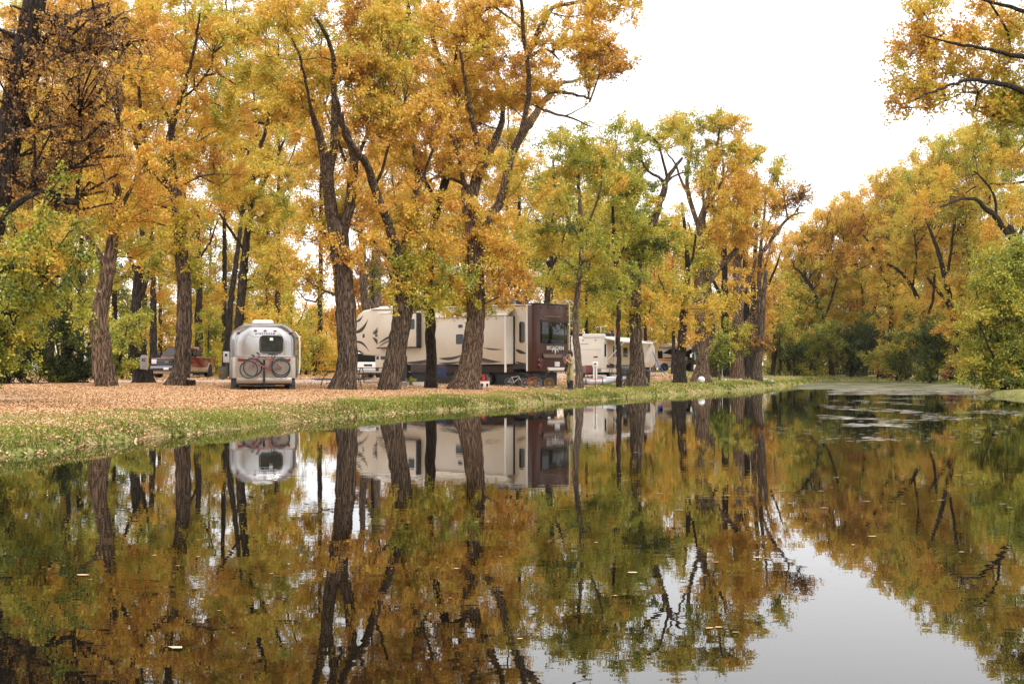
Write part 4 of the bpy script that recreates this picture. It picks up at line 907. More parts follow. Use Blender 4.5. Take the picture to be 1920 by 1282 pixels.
M['graphic'] = paint('dark_decal', (.022, .014, .012), .3, var=.1)
M['graphic2'] = paint('taupe_decal', (.20, .13, .085), .35, var=.08)
M['bikered'] = paint('dull_red_frame', (.30, .022, .020), .35, var=.1)
M['redlamp'] = paint('red_lamp', (.17, .008, .008), .2, var=.1, coat=.5)
M['whitelamp'] = paint('clear_lamp', (.78, .78, .78), .1, var=.05)
M['red'] = paint('red_paint', (.50, .025, .018), .3, var=.1, coat=.4)
M['burgundy'] = paint('burgundy_car_paint', (.15, .010, .010), .25, 0, var=.06, coat=.5)
M['tan'] = paint('tan_car_paint', (.42, .30, .17), .3, .2, var=.05, coat=.6)
M['steel'] = paint('grey_steel', (.30, .30, .30), .4, .8, var=.08)
M['darksteel'] = paint('dark_steel', (.045, .045, .045), .5, .3, var=.1)
M['grey'] = paint('grey_plastic', (.36, .36, .36), .5, var=.06)
M['concrete'] = paint('cast_concrete', (.46, .43, .42), .9, var=.08, scale=8, bump=.3)
M['yellow'] = paint('yellow_plastic', (.75, .42, .02), .4, var=.08)
M['greenp'] = paint('dark_green_paint', (.045, .055, .035), .6, var=.1)
M['woodcut'] = paint('cut_wood', (.50, .36, .24), .8, var=.12, scale=7)
M['teal'] = paint('teal_glass', (.22, .50, .46), .1, var=.06)
M['navy'] = paint('navy_cloth', (.012, .025, .08), .7, var=.1)
M['blue'] = paint('blue_webbing', (.03, .08, .38), .6, var=.08)
M['silver'] = paint('silver_fabric', (.50, .50, .52), .35, .2, var=.05)
M['beige_awn'] = paint('beige_awning', (.50, .40, .28), .7, var=.08, scale=1)
M['maroon'] = paint('maroon_paint', (.16, .020, .022), .4, var=.1)
M['orange'] = paint('orange_decal', (.62, .24, .05), .35, var=.08)

def wheel(root, c, r, w, name='wheel', rim='steel', axis='x', spokes=6):
    """tyre of width w centred at c, axle along x"""
    ax = {'x': 0, 'y': 1}[axis]
    def rings(prof):
        out = []
        for off, rr in prof:
            ring_ = []
            for k in range(28):
                t = 2 * math.pi * k / 28; u, v = rr * math.cos(t), rr * math.sin(t)
                ring_.append((c[0] + off, c[1] + u, c[2] + v) if ax == 0 else (c[0] + u, c[1] + off, c[2] + v))
            out.append(ring_)
        return out
    h = w / 2
    t = MB().loft(rings([(-h * .7, r * .62), (-h, r * .74), (-h, r * .92), (-h * .75, r), (h * .75, r), (h, r * .92), (h, r * .74), (h * .7, r * .62)]), caps=False).build('tyre' if False else name, 'black', root)
    q = MB().loft(rings([(-h * .72, r * .63), (-h * .5, r * .60), (-h * .35, r * .2), (-h * .6, r * .14), (-h * .6, .001)]) if True else [], caps=False)
    q.loft(rings([(h * .72, r * .63), (h * .5, r * .60), (h * .35, r * .2), (h * .6, r * .14), (h * .6, .001)]), caps=False)
    for k in range(spokes):
        a = 2 * math.pi * k / spokes
        for sg in (-1, 1):
            d = sg * h * .62; u0, v0, u1, v1 = r * .15 * math.cos(a), r * .15 * math.sin(a), r * .58 * math.cos(a), r * .58 * math.sin(a)
            A = (c[0] + d, c[1] + u0, c[2] + v0) if ax == 0 else (c[0] + u0, c[1] + d, c[2] + v0)
            B = (c[0] + d * .95, c[1] + u1, c[2] + v1) if ax == 0 else (c[0] + u1, c[1] + d * .95, c[2] + v1)
            q.tube([A, B], r * .055, 5)
    q.build('rim', rim, t)
    return t

def text(s, size, mat, parent, loc, rot, name='lettering', ext=.003, spacing=1.0, offset=0.0, sx=1.0):
    cu = bpy.data.curves.new(name, 'FONT'); cu.body = s; cu.size = size; cu.extrude = ext; cu.align_x = 'CENTER'; cu.align_y = 'CENTER'
    cu.space_character = spacing; cu.offset = offset
    t = bpy.data.objects.new('tmp', cu); COL.objects.link(t)
    dg = bpy.context.evaluated_depsgraph_get(); me = bpy.data.meshes.new_from_object(t.evaluated_get(dg))
    bpy.data.objects.remove(t)
    me.name = name; me.materials.clear(); me.materials.append(M[mat])
    o = bpy.data.objects.new(name, me); COL.objects.link(o); o.parent = parent; o.location = loc; o.rotation_euler = rot; o.scale = (sx, 1, 1)
    return o

def rrect(cx, cy, w, h, r, k=5):
    out = []
    for (sx, sy, a0) in ((1, 1, 0), (-1, 1, 90), (-1, -1, 180), (1, -1, 270)):
        for i in range(k + 1):
            a = R(a0 + 90 * i / k); out.append((cx + sx * (w / 2 - r) + r * math.cos(a), cy + sy * (h / 2 - r) + r * math.sin(a)))
    return out
def crescent(a, b, bow, th, k=14):
    """a swoosh between a and b, bulging by bow, thickest th in the middle"""
    ax, ay = a; bx, by = b; L = math.hypot(bx - ax, by - ay); nx, ny = -(by - ay) / L, (bx - ax) / L
    up, dn = [], []
    for i in range(k + 1):
        t = i / k; c = math.sin(math.pi * t) * bow; h = th * math.sin(math.pi * min(1, t * 1.0) ** .8) / 2 + .004
        x, y = ax + (bx - ax) * t + nx * c, ay + (by - ay) * t + ny * c
        up.append((x + nx * h, y + ny * h)); dn.append((x - nx * h, y - ny * h))
    return up + dn[::-1]

# ------------------------------------------------------------------ bicycles
def bicycle(label, loc, rz, frame_mat, r=.34, wb=1.04, z0=0.0, roll=0.0, tyre='black', group=None, tilt=0.0, scale=1.0, rimmat='steel'):
    """local x = direction of travel reversed: front wheel at -x; y = sideways"""
    k = scale; r *= k; wb *= k
    b = empty('bicycle', loc, rz, label, 'bicycle', group)
    b.rotation_euler = (roll, tilt, rz)
    for x in (-wb / 2, wb / 2):
        w = MB().ring((x, 0, r), 'y', r - .02, .022 * k + .004, 30, 8).build('wheel', tyre, b)
        q = MB().ring((x, 0, r), 'y', r - .045, .009, 30, 5).cyl((x, -.04, r), (x, .04, r), .022, 8)
        for i in range(18):
            a = 2 * math.pi * i / 18; q.tube([(x + .02 * math.cos(a), (-1) ** i * .02, r + .02 * math.sin(a)), (x + (r - .05) * math.cos(a), 0, r + (r - .05) * math.sin(a))], .0022, 4, caps=False)
        q.build('spokes', rimmat, w)
    bb = (wb * .08, 0, r * .82); seat = (wb * .24, 0, r * 2.15); head = (-wb * .30, 0, r * 2.2); hd2 = (-wb * .335, 0, r * 1.88)
    f = MB(); R_ = .018 * (.6 + .4 * k)
    f.tube([head, hd2], R_ * 1.15, 8).tube([hd2, bb], R_ * 1.15, 8).tube([head, (wb * .215, 0, r * 1.98)], R_, 8).tube([bb, seat], R_, 8)
    for sg in (-1, 1):
        f.tube([bb, (wb / 2, sg * .05, r)], R_ * .6, 6).tube([(wb * .215, 0, r * 1.98), (wb / 2, sg * .05, r)], R_ * .55, 6)
    f.build('frame', frame_mat, b)
    fk = MB()
    for sg in (-1, 1): fk.tube([hd2, (hd2[0] - .01, sg * .05, hd2[2] - .04), (-wb * .46, sg * .05, r * 1.3), (-wb / 2, sg * .045, r)], R_ * .7, 6)
    fk.build('fork', frame_mat, b)
    h = MB().tube([head, (head[0] + .02, 0, r * 2.42), (head[0] - .05, 0, r * 2.46)], R_ * .8, 8)
    h.tube([(head[0] - .01, -.28, r * 2.5), (head[0] - .05, -.1, r * 2.47), (head[0] - .05, .1, r * 2.47), (head[0] - .01, .28, r * 2.5)], .014, 8)
    h.tube([(head[0] - .01, -.28, r * 2.5), (head[0] - .10, -.29, r * 2.58)], .016, 6).tube([(head[0] - .01, .28, r * 2.5), (head[0] - .10, .29, r * 2.58)], .016, 6)
    h.build('handlebar', 'black', b)
    s_ = MB().tube([seat, (seat[0] + .02, 0, r * 2.38)], R_ * .8, 8)
    s_.loft([[(seat[0] - .13 * k + p, sgn * wd, r * 2.40 + h_) for (sgn, wd, h_) in ((-1, .012 + .06 * (p / .26) ** 1.5, 0), (-1, .010 + .05 * (p / .26) ** 1.5, .04), (1, .010 + .05 * (p / .26) ** 1.5, .04), (1, .012 + .06 * (p / .26) ** 1.5, 0))] for p in (0, .08, .16, .24, .26)])
    s_.build('saddle', 'black', b)
    c = MB().ring((bb[0], .05, bb[2]), 'y', r * .28, .008, 20, 5).tube([bb, (bb[0] + .11 * k, .07, bb[2] - .12 * k)], .010, 6).tube([bb, (bb[0] - .11 * k, -.07, bb[2] + .12 * k)], .010, 6)
    c.tube([(bb[0], .05, bb[2] + r * .28), (wb / 2, .05, r + .04)], .005, 4).tube([(bb[0], .05, bb[2] - r * .28), (wb / 2, .05, r - .04)], .005, 4)
    c.box(bb[0] + .07 * k, bb[0] + .15 * k, .06, .13, bb[2] - .135 * k, bb[2] - .115 * k).box(bb[0] - .15 * k, bb[0] - .07 * k, -.13, -.06, bb[2] + .115 * k, bb[2] + .135 * k)
    c.build('crankset', 'steel', b)
    return b

# ------------------------------------------------------------------ rounded aluminium trailer
def airstream():
    o = P(495.5, 50.0); RZ = R(12.5)
    t = empty('travel_trailer', o, RZ, 'rounded shiny aluminium travel trailer seen from behind with two bicycles on its rack', 'trailer')
    W2, ZB, ZT, L = 1.25, .46, 2.50, 6.2
    def sec(y, sc, zt, n=44):
        pts = []
        w = W2 * sc; zb, z1 = ZB, ZB + (ZT - ZB) * zt; H = z1 - zb; rt = min(.66, w * .60) ; rb = .10
        for i in range(12): a = R(90 * i / 11); pts.append((w - rt + rt * math.cos(a), z1 - rt * .92 + rt * .92 * math.sin(a)))
        for i in range(12): a = R(90 + 90 * i / 11); pts.append((-w + rt + rt * math.cos(a), z1 - rt * .92 + rt * .92 * math.sin(a)))
        for i in range(5): a = R(180 + 90 * i / 4); pts.append((-w * .985 + rb + rb * math.cos(a), zb + rb + rb * math.sin(a)))
        for i in range(5): a = R(270 + 90 * i / 4); pts.append((w * .985 - rb + rb * math.cos(a), zb + rb + rb * math.sin(a)))
        # crown the roof a little
        return [(x, y, z + .05 * (1 - (x / w) ** 2) * (z > z1 - .05)) for x, z in pts]
    prof = [(-.03, .30, .55), (0, .62, .86), (.03, .72, .90), (.09, .80, .925), (.18, .87, .95), (.30, .925, .972), (.5, .965, .99), (.8, .99, 1.0), (1.2, 1, 1), (3, 1, 1), (5.0, 1, 1), (5.5, .97, .98), (5.9, .88, .92), (6.1, .75, .82), (6.2, .6, .7)]
    MB().loft([sec(*p) for p in prof]).build('shell', 'alu', t)
    # lower wrap that stands straighter than the domed upper half
    lo = []
    for y, sc in [(-.05, .55), (-.045, .80), (-.02, .88), (.06, .94), (.2, .98), (.45, 1.0), (1.2, 1.008), (5.0, 1.008), (5.6, .98)]:
        w = W2 * sc; lo.append([(w, y, ZB), (w * 1.002, y, 1.22), (w - .02, y, 1.27), (-w + .02, y, 1.27), (-w * 1.002, y, 1.22), (-w, y, ZB), (-w * .5, y, ZB - .01), (w * .5, y, ZB - .01)])
    MB().loft(lo).build('lower_shell', 'alu_dull_tinted', t)
    b = MB()
    pts = [(W2 * sc * 1.004, y - .012, 1.285) for y, sc in [(2.5, 1.01), (1.2, 1.01), (.45, 1.0), (.2, .98), (.06, .94), (-.02, .88), (-.05, .80)]]
    pts = pts + [(-x, y, z) for x, y, z in pts[::-1]]
    b.tube(pts, .016, 6); b.build('belt_trim', 'steel', t)
    # panel seams pressed round the rear dome
    for k, (fx, w_) in enumerate([(.60, .012), (.86, .010)]):
        sg = [(s_ * W2 * fx, -.012 + (.05 if fx > .7 else -.0) + .0, z) for s_, z in [(-1, 1.3), (-1, 1.6), (-.98, 1.8), (-.9, 2.0), (-.75, 2.12), (-.5, 2.19 if fx > .7 else 2.0), (0, 2.22 if fx > .7 else 2.02), (.5, 2.19 if fx > .7 else 2.0), (.75, 2.12), (.9, 2.0), (.98, 1.8), (1, 1.6), (1, 1.3)]]
        if fx > .7: sg = [(x, .09 + .16 * max(0, (z - 1.9)) ** 1 * .6, z) for x, y, z in sg]
        MB().tube(sg, w_, 5).build('seam', 'alu_dull_tinted', t)
    for x in (-.52, .52): MB().box(x - .006, x + .006, -.058, -.05, .48, 1.2).build('seam', 'steel', t)
    w = MB().prism(rrect(.26, 1.72, 1.08 * .72, .58, .12), 'y', -.06, -.02).build('rear_window', 'glass', t)
    fr = rrect(.26, 1.72, .84, .64, .15)
    MB().tube([(x, -.055, z) for x, z in fr], .028, 6, closed=True).build('window_frame', 'blackgloss', w)
    MB().box(.20, .32, -.066, -.062, 1.87, 1.97).build('sticker', 'white', w)
    for x in (-.36, 0, .37): MB().prism(rrect(x + .03, 2.245, .12, .055, .025), 'y', -.05, .06).build('marker_lamp', 'redlamp', t)
    for x in (-.99, .99): MB().prism(rrect(x + .03, 2.15 + .02 * (x > 0), .12, .06, .025), 'y', .10, .28).build('marker_lamp', 'redlamp', t)
    text('AIRSTREAM', .085, 'blackgloss', t, (.03, -.040, 2.13), (R(90), 0, 0), spacing=1.85, offset=.003)
    for sx in (-1, 1):
        l = MB().box(sx * .57, sx * .97, -.11, -.02, 1.09, 1.21).build('tail_lamp', 'redlamp', t, bevel=.03)
    MB().box(-1.02, 1.02, -.20, .06, .26, .47).build('bumper', 'alu_dull_tinted', t, bevel=.03)
    MB().box(-1.12, 1.12, .05, 5.4, .20, .47).build('chassis', 'darksteel', t)
    MB().box(-.4, .4, -.12, .3, .14, .22).build('step_bar', 'darksteel', t)
    for sx in (-1, 1):
        for y in (2.6, 3.45): wheel(t, (sx * 1.02, y, .34), .34, .24, spokes=8, rim='alu')
        wl = wheel(t, (sx * 1.04, .35, .26), .26, .22, spokes=5, name='spare_wheel') if False else None
        MB().cyl((sx * 1.05, .15, .0), (sx * 1.0, .15, .46), .025, 8).box(sx * 1.05 - .1, sx * 1.05 + .1, .05, .25, 0, .04).build('stabiliser', 'steel', t)
    MB().box(-1.24, -1.0, .1, .4, .0, .46, taper=.03).build('mud_flap', 'black', t); MB().box(.92, 1.17, .1, .4, 0, .46, taper=.03).build('mud_flap', 'black', t)
    ac = [[(sx * hx, y, z) for sx, hx, z in ((-1, .44, 2.46), (-1, .40, 2.66), (-1, .34, 2.72), (1, .34, 2.72), (1, .40, 2.66), (1, .44, 2.46))] for y in (1.9, 2.1, 2.9)]
    MB().loft(ac).build('roof_cooler', 'white', t, bevel=.03)
    MB().box(-.62, .72, 1.6, 3.2, 2.45, 2.52).build('cooler_base', 'grey', t, bevel=.02)
    # folded awning on the right flank
    MB().tube([(1.16, .5, 2.22), (1.31, .55, 2.02), (1.34, .55, 1.8), (1.34, .55, .9), (1.31, .55, .62)], .028, 6).tube([(1.33, .55, 2.02), (1.33, 4.4, 2.02)], .045, 8).build('awning_arm', 'white', t)
    # rack and mast
    MB().box(-.05, .03, -.42, -.36, .30, 1.15).box(-.03, .03, -.42, .0, .22, .30).box(-.05, .03, -.62, -.36, 1.10, 1.15).build('bike_rack', 'black', t, bevel=.01)
    M4 = Matrix.Translation(o) @ Matrix.Rotation(RZ, 4, 'Z')
    def at(x, y, z): return M4 @ Vector((x, y, z))
    G2 = 'bicycles on the silver trailer'
    bicycle('red bicycle hanging on the rear rack of the silver trailer, outer one', at(.04, -.60, .50), RZ, 'bikered', group=None, r=.335, wb=1.18, tilt=R(-5))
    bicycle('black and grey bicycle on the rack between the red bicycle and the silver trailer', at(.07, -.33, .49), RZ, 'darksteel', group=None, r=.35, wb=1.04, tilt=R(3))
airstream()

# ------------------------------------------------------------------ long beige fifth wheel trailer
def fifth_wheel():
    C0 = Vector((1.04, 62.3, 0)); g = G(1.5, 63) - .02; rz = R(50)
    t = empty('fifth_wheel_trailer', (C0.x, C0.y, g), rz, 'long beige and brown fifth wheel trailer with a ladder on its brown rear wall', 'trailer')
    Wd = 2.75
    prof = [(.15, 1.13), (.15, 4.0), (6.5, 4.06), (11.3, 4.12), (12.0, 4.02), (12.5, 3.75), (12.85, 3.3), (12.95, 2.75), (12.85, 2.25), (12.5, 1.85), (12.0, 1.68), (10.9, 1.62), (10.6, 1.62), (10.5, 1.13)]
    MB().prism(prof, 'x', 0, Wd).build('body', 'cream', t, bevel=.10, seg=3)
    MB().prism([(.1, 4.01), (6.5, 4.07), (11.4, 4.13), (11.4, 4.18), (6.5, 4.12), (.1, 4.06)], 'x', -.05, Wd + .05).build('roof_rim', 'cream_lt', t, bevel=.02)
    MB().prism([(11.0, 4.14), (12.0, 4.02), (12.5, 3.76), (12.62, 3.82), (12.1, 4.12), (11.0, 4.24)], 'x', .12, Wd - .12).build('nose_cap', 'cream_lt', t, bevel=.04)
    # brown rear cap
    cap = [(-.03, .34), (-.03, .05), (.10, -.13), (.45, -.22), (Wd / 2, -.24), (Wd - .45, -.22), (Wd - .10, -.13), (Wd + .03, .05), (Wd + .03, .34)]
    rc = MB().prism(cap, 'z', .78, 4.08).build('rear_cap', 'umber', t, bevel=.03)
    MB().prism([(-.045, .42), (-.045, .34), (.02, .30), (.02, .42)], 'z', .80, 4.02).build('corner_trim', 'cream_lt', t)
    MB().prism([(x * 1.01 - .01, y - .02) for x, y in cap], 'z', 4.04, 4.12).build('cap_rim', 'graphic', t, bevel=.02)
    w = MB().box(.34, 2.36, -.262, -.235, 2.16, 3.2).build('rear_window', 'glass', t, bevel=.02)
    MB().prism([(.30, 3.24), (2.42, 3.24), (2.42, 3.3), (.30, 3.3)], 'y', -.27, -.2).build('window_hood', 'umber', w)
    MB().prism([(.45, 3.44), (1.9, 3.46), (1.85, 3.52), (.6, 3.52)], 'y', -.262, -.22).build('cap_ridge', 'graphic2', t)
    text('BIGHORN', .27, 'white', t, (1.40, -.262, 1.93), (R(90), 0, 0), offset=.004, sx=1.15, name='lettering')
    horn = MB()
    for sx in (-1, 1): horn.prism(crescent((1.40 + sx * .02, 1.88), (1.40 + sx * .24, 1.72), sx * .08, .05), 'y', -.266, -.24)
    horn.prism([(1.34, 1.86), (1.46, 1.86), (1.43, 1.70), (1.40, 1.64), (1.37, 1.70)], 'y', -.268, -.24); horn.build('emblem', 'white', t)
    MB().prism([(.38, 1.66), (2.35, 1.64), (2.30, 1.40), (1.7, 1.36), (.45, 1.40)], 'y', -.28, -.2).build('shelf_moulding', 'umber', t, bevel=.02)
    MB().prism([(.42, 1.62), (1.9, 1.61), (1.85, 1.47), (.5, 1.46)], 'y', -.285, -.27).build('reflection_streak', 'graphic2', t)  # streak of reflected light on the cap, put in as colour
    for z in (1.33, 1.08):
        l = MB().cyl((.24, -.27, z), (.24, -.16, z), .105, 18).build('tail_lamp', 'redlamp', t); MB().ring((.24, -.27, z), 'y', .105, .016, 18, 5).build('lamp_bezel', 'chrome', l)
        l = MB().cyl((Wd - .24, -.27, z), (Wd - .24, -.16, z), .105, 18).build('tail_lamp', 'redlamp', t)
    MB().box(1.36, 1.74, -.275, -.24, 1.02, 1.26).build('licence_plate', 'white', t, bevel=.01)
    MB().prism([(.75, .98), (2.15, .98), (2.05, .82), (.85, .82)], 'y', -.30, -.18).build('bumper', 'cream_lt', t, bevel=.02)
    for x in (.35, .95, 1.38, 1.8, 2.4): MB().box(x - .06, x + .06, -.27, -.2, 3.90, 3.95).build('marker_lamp', 'redlamp', t, bevel=.01)
    # ladder
    ld = MB()
    for x in (2.42, 2.78):
        ld.tube([(x, .25, 4.12), (x, .1, 4.32), (x, -.15, 4.34), (x, -.33, 4.2), (x, -.36, 4.0), (x, -.36, .85)], .02, 8)
    for z in (1.05, 1.42, 1.8, 2.18, 2.56, 2.94, 3.32, 3.7, 4.05): ld.cyl((2.42, -.36, z), (2.78, -.36, z), .016, 6)
    for z in (1.6, 3.6):
        for x in (2.42, 2.78): ld.cyl((x, -.36, z), (x, -.15, z), .014, 6)
    ld.tube([(1.9, .25, 4.12), (1.9, .3, 4.34), (2.3, .3, 4.34), (2.3, .25, 4.12)], .018, 6)
    ld.build('ladder', 'cream_lt', t)
    # skirts and underside
    MB().box(.02, Wd - .02, .36, 1.29, .90, 1.14).build('skirt_panel', 'graphic', t)
    MB().box(.04, Wd - .04, 1.3, 8.4, .72, 1.14).build('skirt_panel', 'umber_dull', t, bevel=.01)
    MB().box(.25, Wd - .25, .5, 9.4, .03, .74).build('chassis', 'black', t)  # chassis box deepened almost to the ground, its black standing for shade beneath
    for u in (8.62,): MB().box(-.01, .08, u, u + .30, .45, 1.6).build('jack_housing', 'black', t)
    MB().cyl((.1, 8.77, 0), (.1, 8.77, .6), .04, 8).box(0, .22, 8.65, 8.9, 0, .03).build('landing_leg', 'steel', t)
    MB().cyl((.12, 10.6, 0), (.12, 10.6, 1.7), .05, 8).cyl((2.6, 10.6, 0), (2.6, 10.6, 1.7), .05, 8).build('landing_leg', 'grey', t)
    for u in (3.1, 4.05):
        for x in (.18, Wd - .18): wheel(t, (x, u, .38), .38, .26)
    # slide-outs on the near flank
    sl_ = MB().box(-.60, .05, 1.29, 6.0, 1.14, 3.50).build('slide_out', 'cream', t, bevel=.015)
    MB().box(-.585, .02, 1.262, 1.287, 1.16, 3.48).build('slide_end', 'cream_lt', sl_)
    MB().box(-.62, -.55, 1.24, 1.33, .74, 3.52).build('slide_trim', 'cream_lt', sl_); MB().box(-.62, -.55, 5.96, 6.05, .74, 3.52).build('slide_trim', 'cream_lt', sl_)
    MB().box(-.02, .04, 1.16, 1.26, 1.14, 3.50).build('seal', 'blackgloss', sl_)
    MB().prism([(-.62, 3.50), (-.6, 3.60), (.02, 3.95), (.02, 3.88), (-.52, 3.50)], 'y', 1.2, 6.1).build('slide_topper', 'beige_awn', sl_)
    MB().cyl((-.62, 1.15, 3.56), (-.62, 6.15, 3.56), .05, 8).build('roller', 'cream_lt', sl_)
    for (u0, u1, z0, z1) in ((4.05, 4.55, 2.16, 2.66), (4.1, 4.4, 2.98, 3.14)): MB().prism(rrect((u0 + u1) / 2, (z0 + z1) / 2, u1 - u0, z1 - z0, .07), 'x', -.612, -.59).build('window', 'glass', sl_)
    s2 = MB().box(-.30, .05, 7.63, 10.55, 2.08, 3.83).build('slide_out', 'cream', t, bevel=.015)
    MB().box(-.33, -.02, 7.55, 7.63, 2.02, 3.85).box(-.33, -.02, 7.6, 10.6, 2.0, 2.07).build('seal', 'blackgloss', s2)
    MB().prism(rrect(7.98, 3.26, .42, .54, .08), 'x', -.315, -.29).build('window', 'glass', s2)
    MB().box(-.20, .03, 7.55, 10.7, 3.85, 3.98).build('slide_topper', 'cream_lt', s2, bevel=.03)
    MB().prism(rrect(.72, 2.70, .34, 1.04, .12), 'x', -.016, .01).build('window', 'glass', t)
    MB().prism([(p[0], p[1]) for p in rrect(11.95, 2.72, .16, .22, .07)], 'x', -.012, .02).build('porthole', 'glass', t)
    # gear doors and generator bay below the nose
    nb = MB().box(0, Wd, 8.9, 11.05, .78, 1.64).build('front_bay', 'cream', t, bevel=.05)
    for (a, b_, z0, z1, m_) in ((10.75, 10.95, 1.42, 1.60, 'blackgloss'), (10.25, 10.62, 1.42, 1.60, 'blackgloss'), (9.7, 10.15, 1.42, 1.60, 'blackgloss'), (10.32, 10.42, 1.1, 1.24, 'blackgloss'), (9.85, 10.15, .80, 1.02, 'umber_dull'), (10.75, 11.0, .8, 1.0, 'umber_dull'), (8.95, 9.6, .8, 1.3, 'cream_lt')):
        MB().box(-.008, .05, a, b_, z0, z1).build('vent', m_, nb)
    # graphics
    def sw(a, b_, bow, th, x=-.004, m_='graphic'):
        MB().prism(crescent(a, b_, bow, th), 'x', x - .004, x + .004).build('graphic', m_, t)
    xs = -.602
    sw((5.75, 1.45), (3.9, 1.68), .12, .14, xs); sw((5.75, 1.20), (4.0, 1.30), .05, .10, xs)
    sw((3.6, 1.62), (1.5, 1.25), .10, .16, xs); sw((3.4, 1.35), (1.9, 1.2), .03, .12, xs, 'graphic2'); sw((2.7, 1.95), (1.45, 1.86), .03, .07, xs)
    sw((1.12, 1.86), (.42, 1.66), .03, .16); sw((1.12, 1.26), (.5, 1.18), .02, .06)
    sw((8.7, 1.25), (6.3, 1.55), .12, .16, -.004); sw((8.3, 1.20), (6.3, 1.38), .03, .12, -.004, 'graphic2')
    sw((12.75, 2.9), (11.6, 3.62), .20, .20); sw((12.6, 3.5), (12.0, 3.85), .08, .12)
    sw((12.8, 2.4), (11.5, 1.84), -.22, .12); sw((12.6, 1.9), (11.9, 1.72), -.05, .10)
    sw((10.48, 2.28), (8.6, 2.78), -.10, .13, -.302); sw((10.45, 2.12), (9.0, 2.5), -.08, .12, -.302, 'graphic2')
    # head emblem split by the slide edge
    sw((11.25, 2.9), (10.7, 3.42), .12, .10, m_='graphic2'); sw((11.25, 2.82), (10.68, 3.2), .10, .14)
    sw((11.25, 2.62), (10.68, 2.22), -.05, .12); sw((11.15, 2.5), (10.7, 2.05), -.04, .07)
    text('M', .22, 'graphic', t, (-.006, 10.95, 2.72), (R(90), 0, R(-90)), name='emblem', offset=.01)
    # roof gear
    ac = MB()
    for (u, w_, h) in ((2.0, .55, .42), (2.75, .45, .40)): ac.loft([[(1.1 + sx * hx, y, z) for sx, hx, z in ((-1, .40, 4.06), (-1, .34, 4.06 + h * .8), (-1, .26, 4.06 + h), (1, .26, 4.06 + h), (1, .34, 4.06 + h * .8), (1, .40, 4.06))] for y in (u - w_ / 2 - .05, u - w_ / 2 + .1, u + w_ / 2)])
    ac.build('roof_cooler', 'blackgloss', t, bevel=.03)
    MB().box(.4, 1.4, 10.2, 11.2, 4.12, 4.32).build('roof_vent', 'cream_lt', t, bevel=.05)
    MB().box(.9, 1.5, 5.2, 5.8, 4.08, 4.2).build('roof_vent', 'cream_lt', t, bevel=.03)
    return t, Matrix.Translation((C0.x, C0.y, g)) @ Matrix.Rotation(rz, 4, 'Z')
FW, FWM = fifth_wheel()

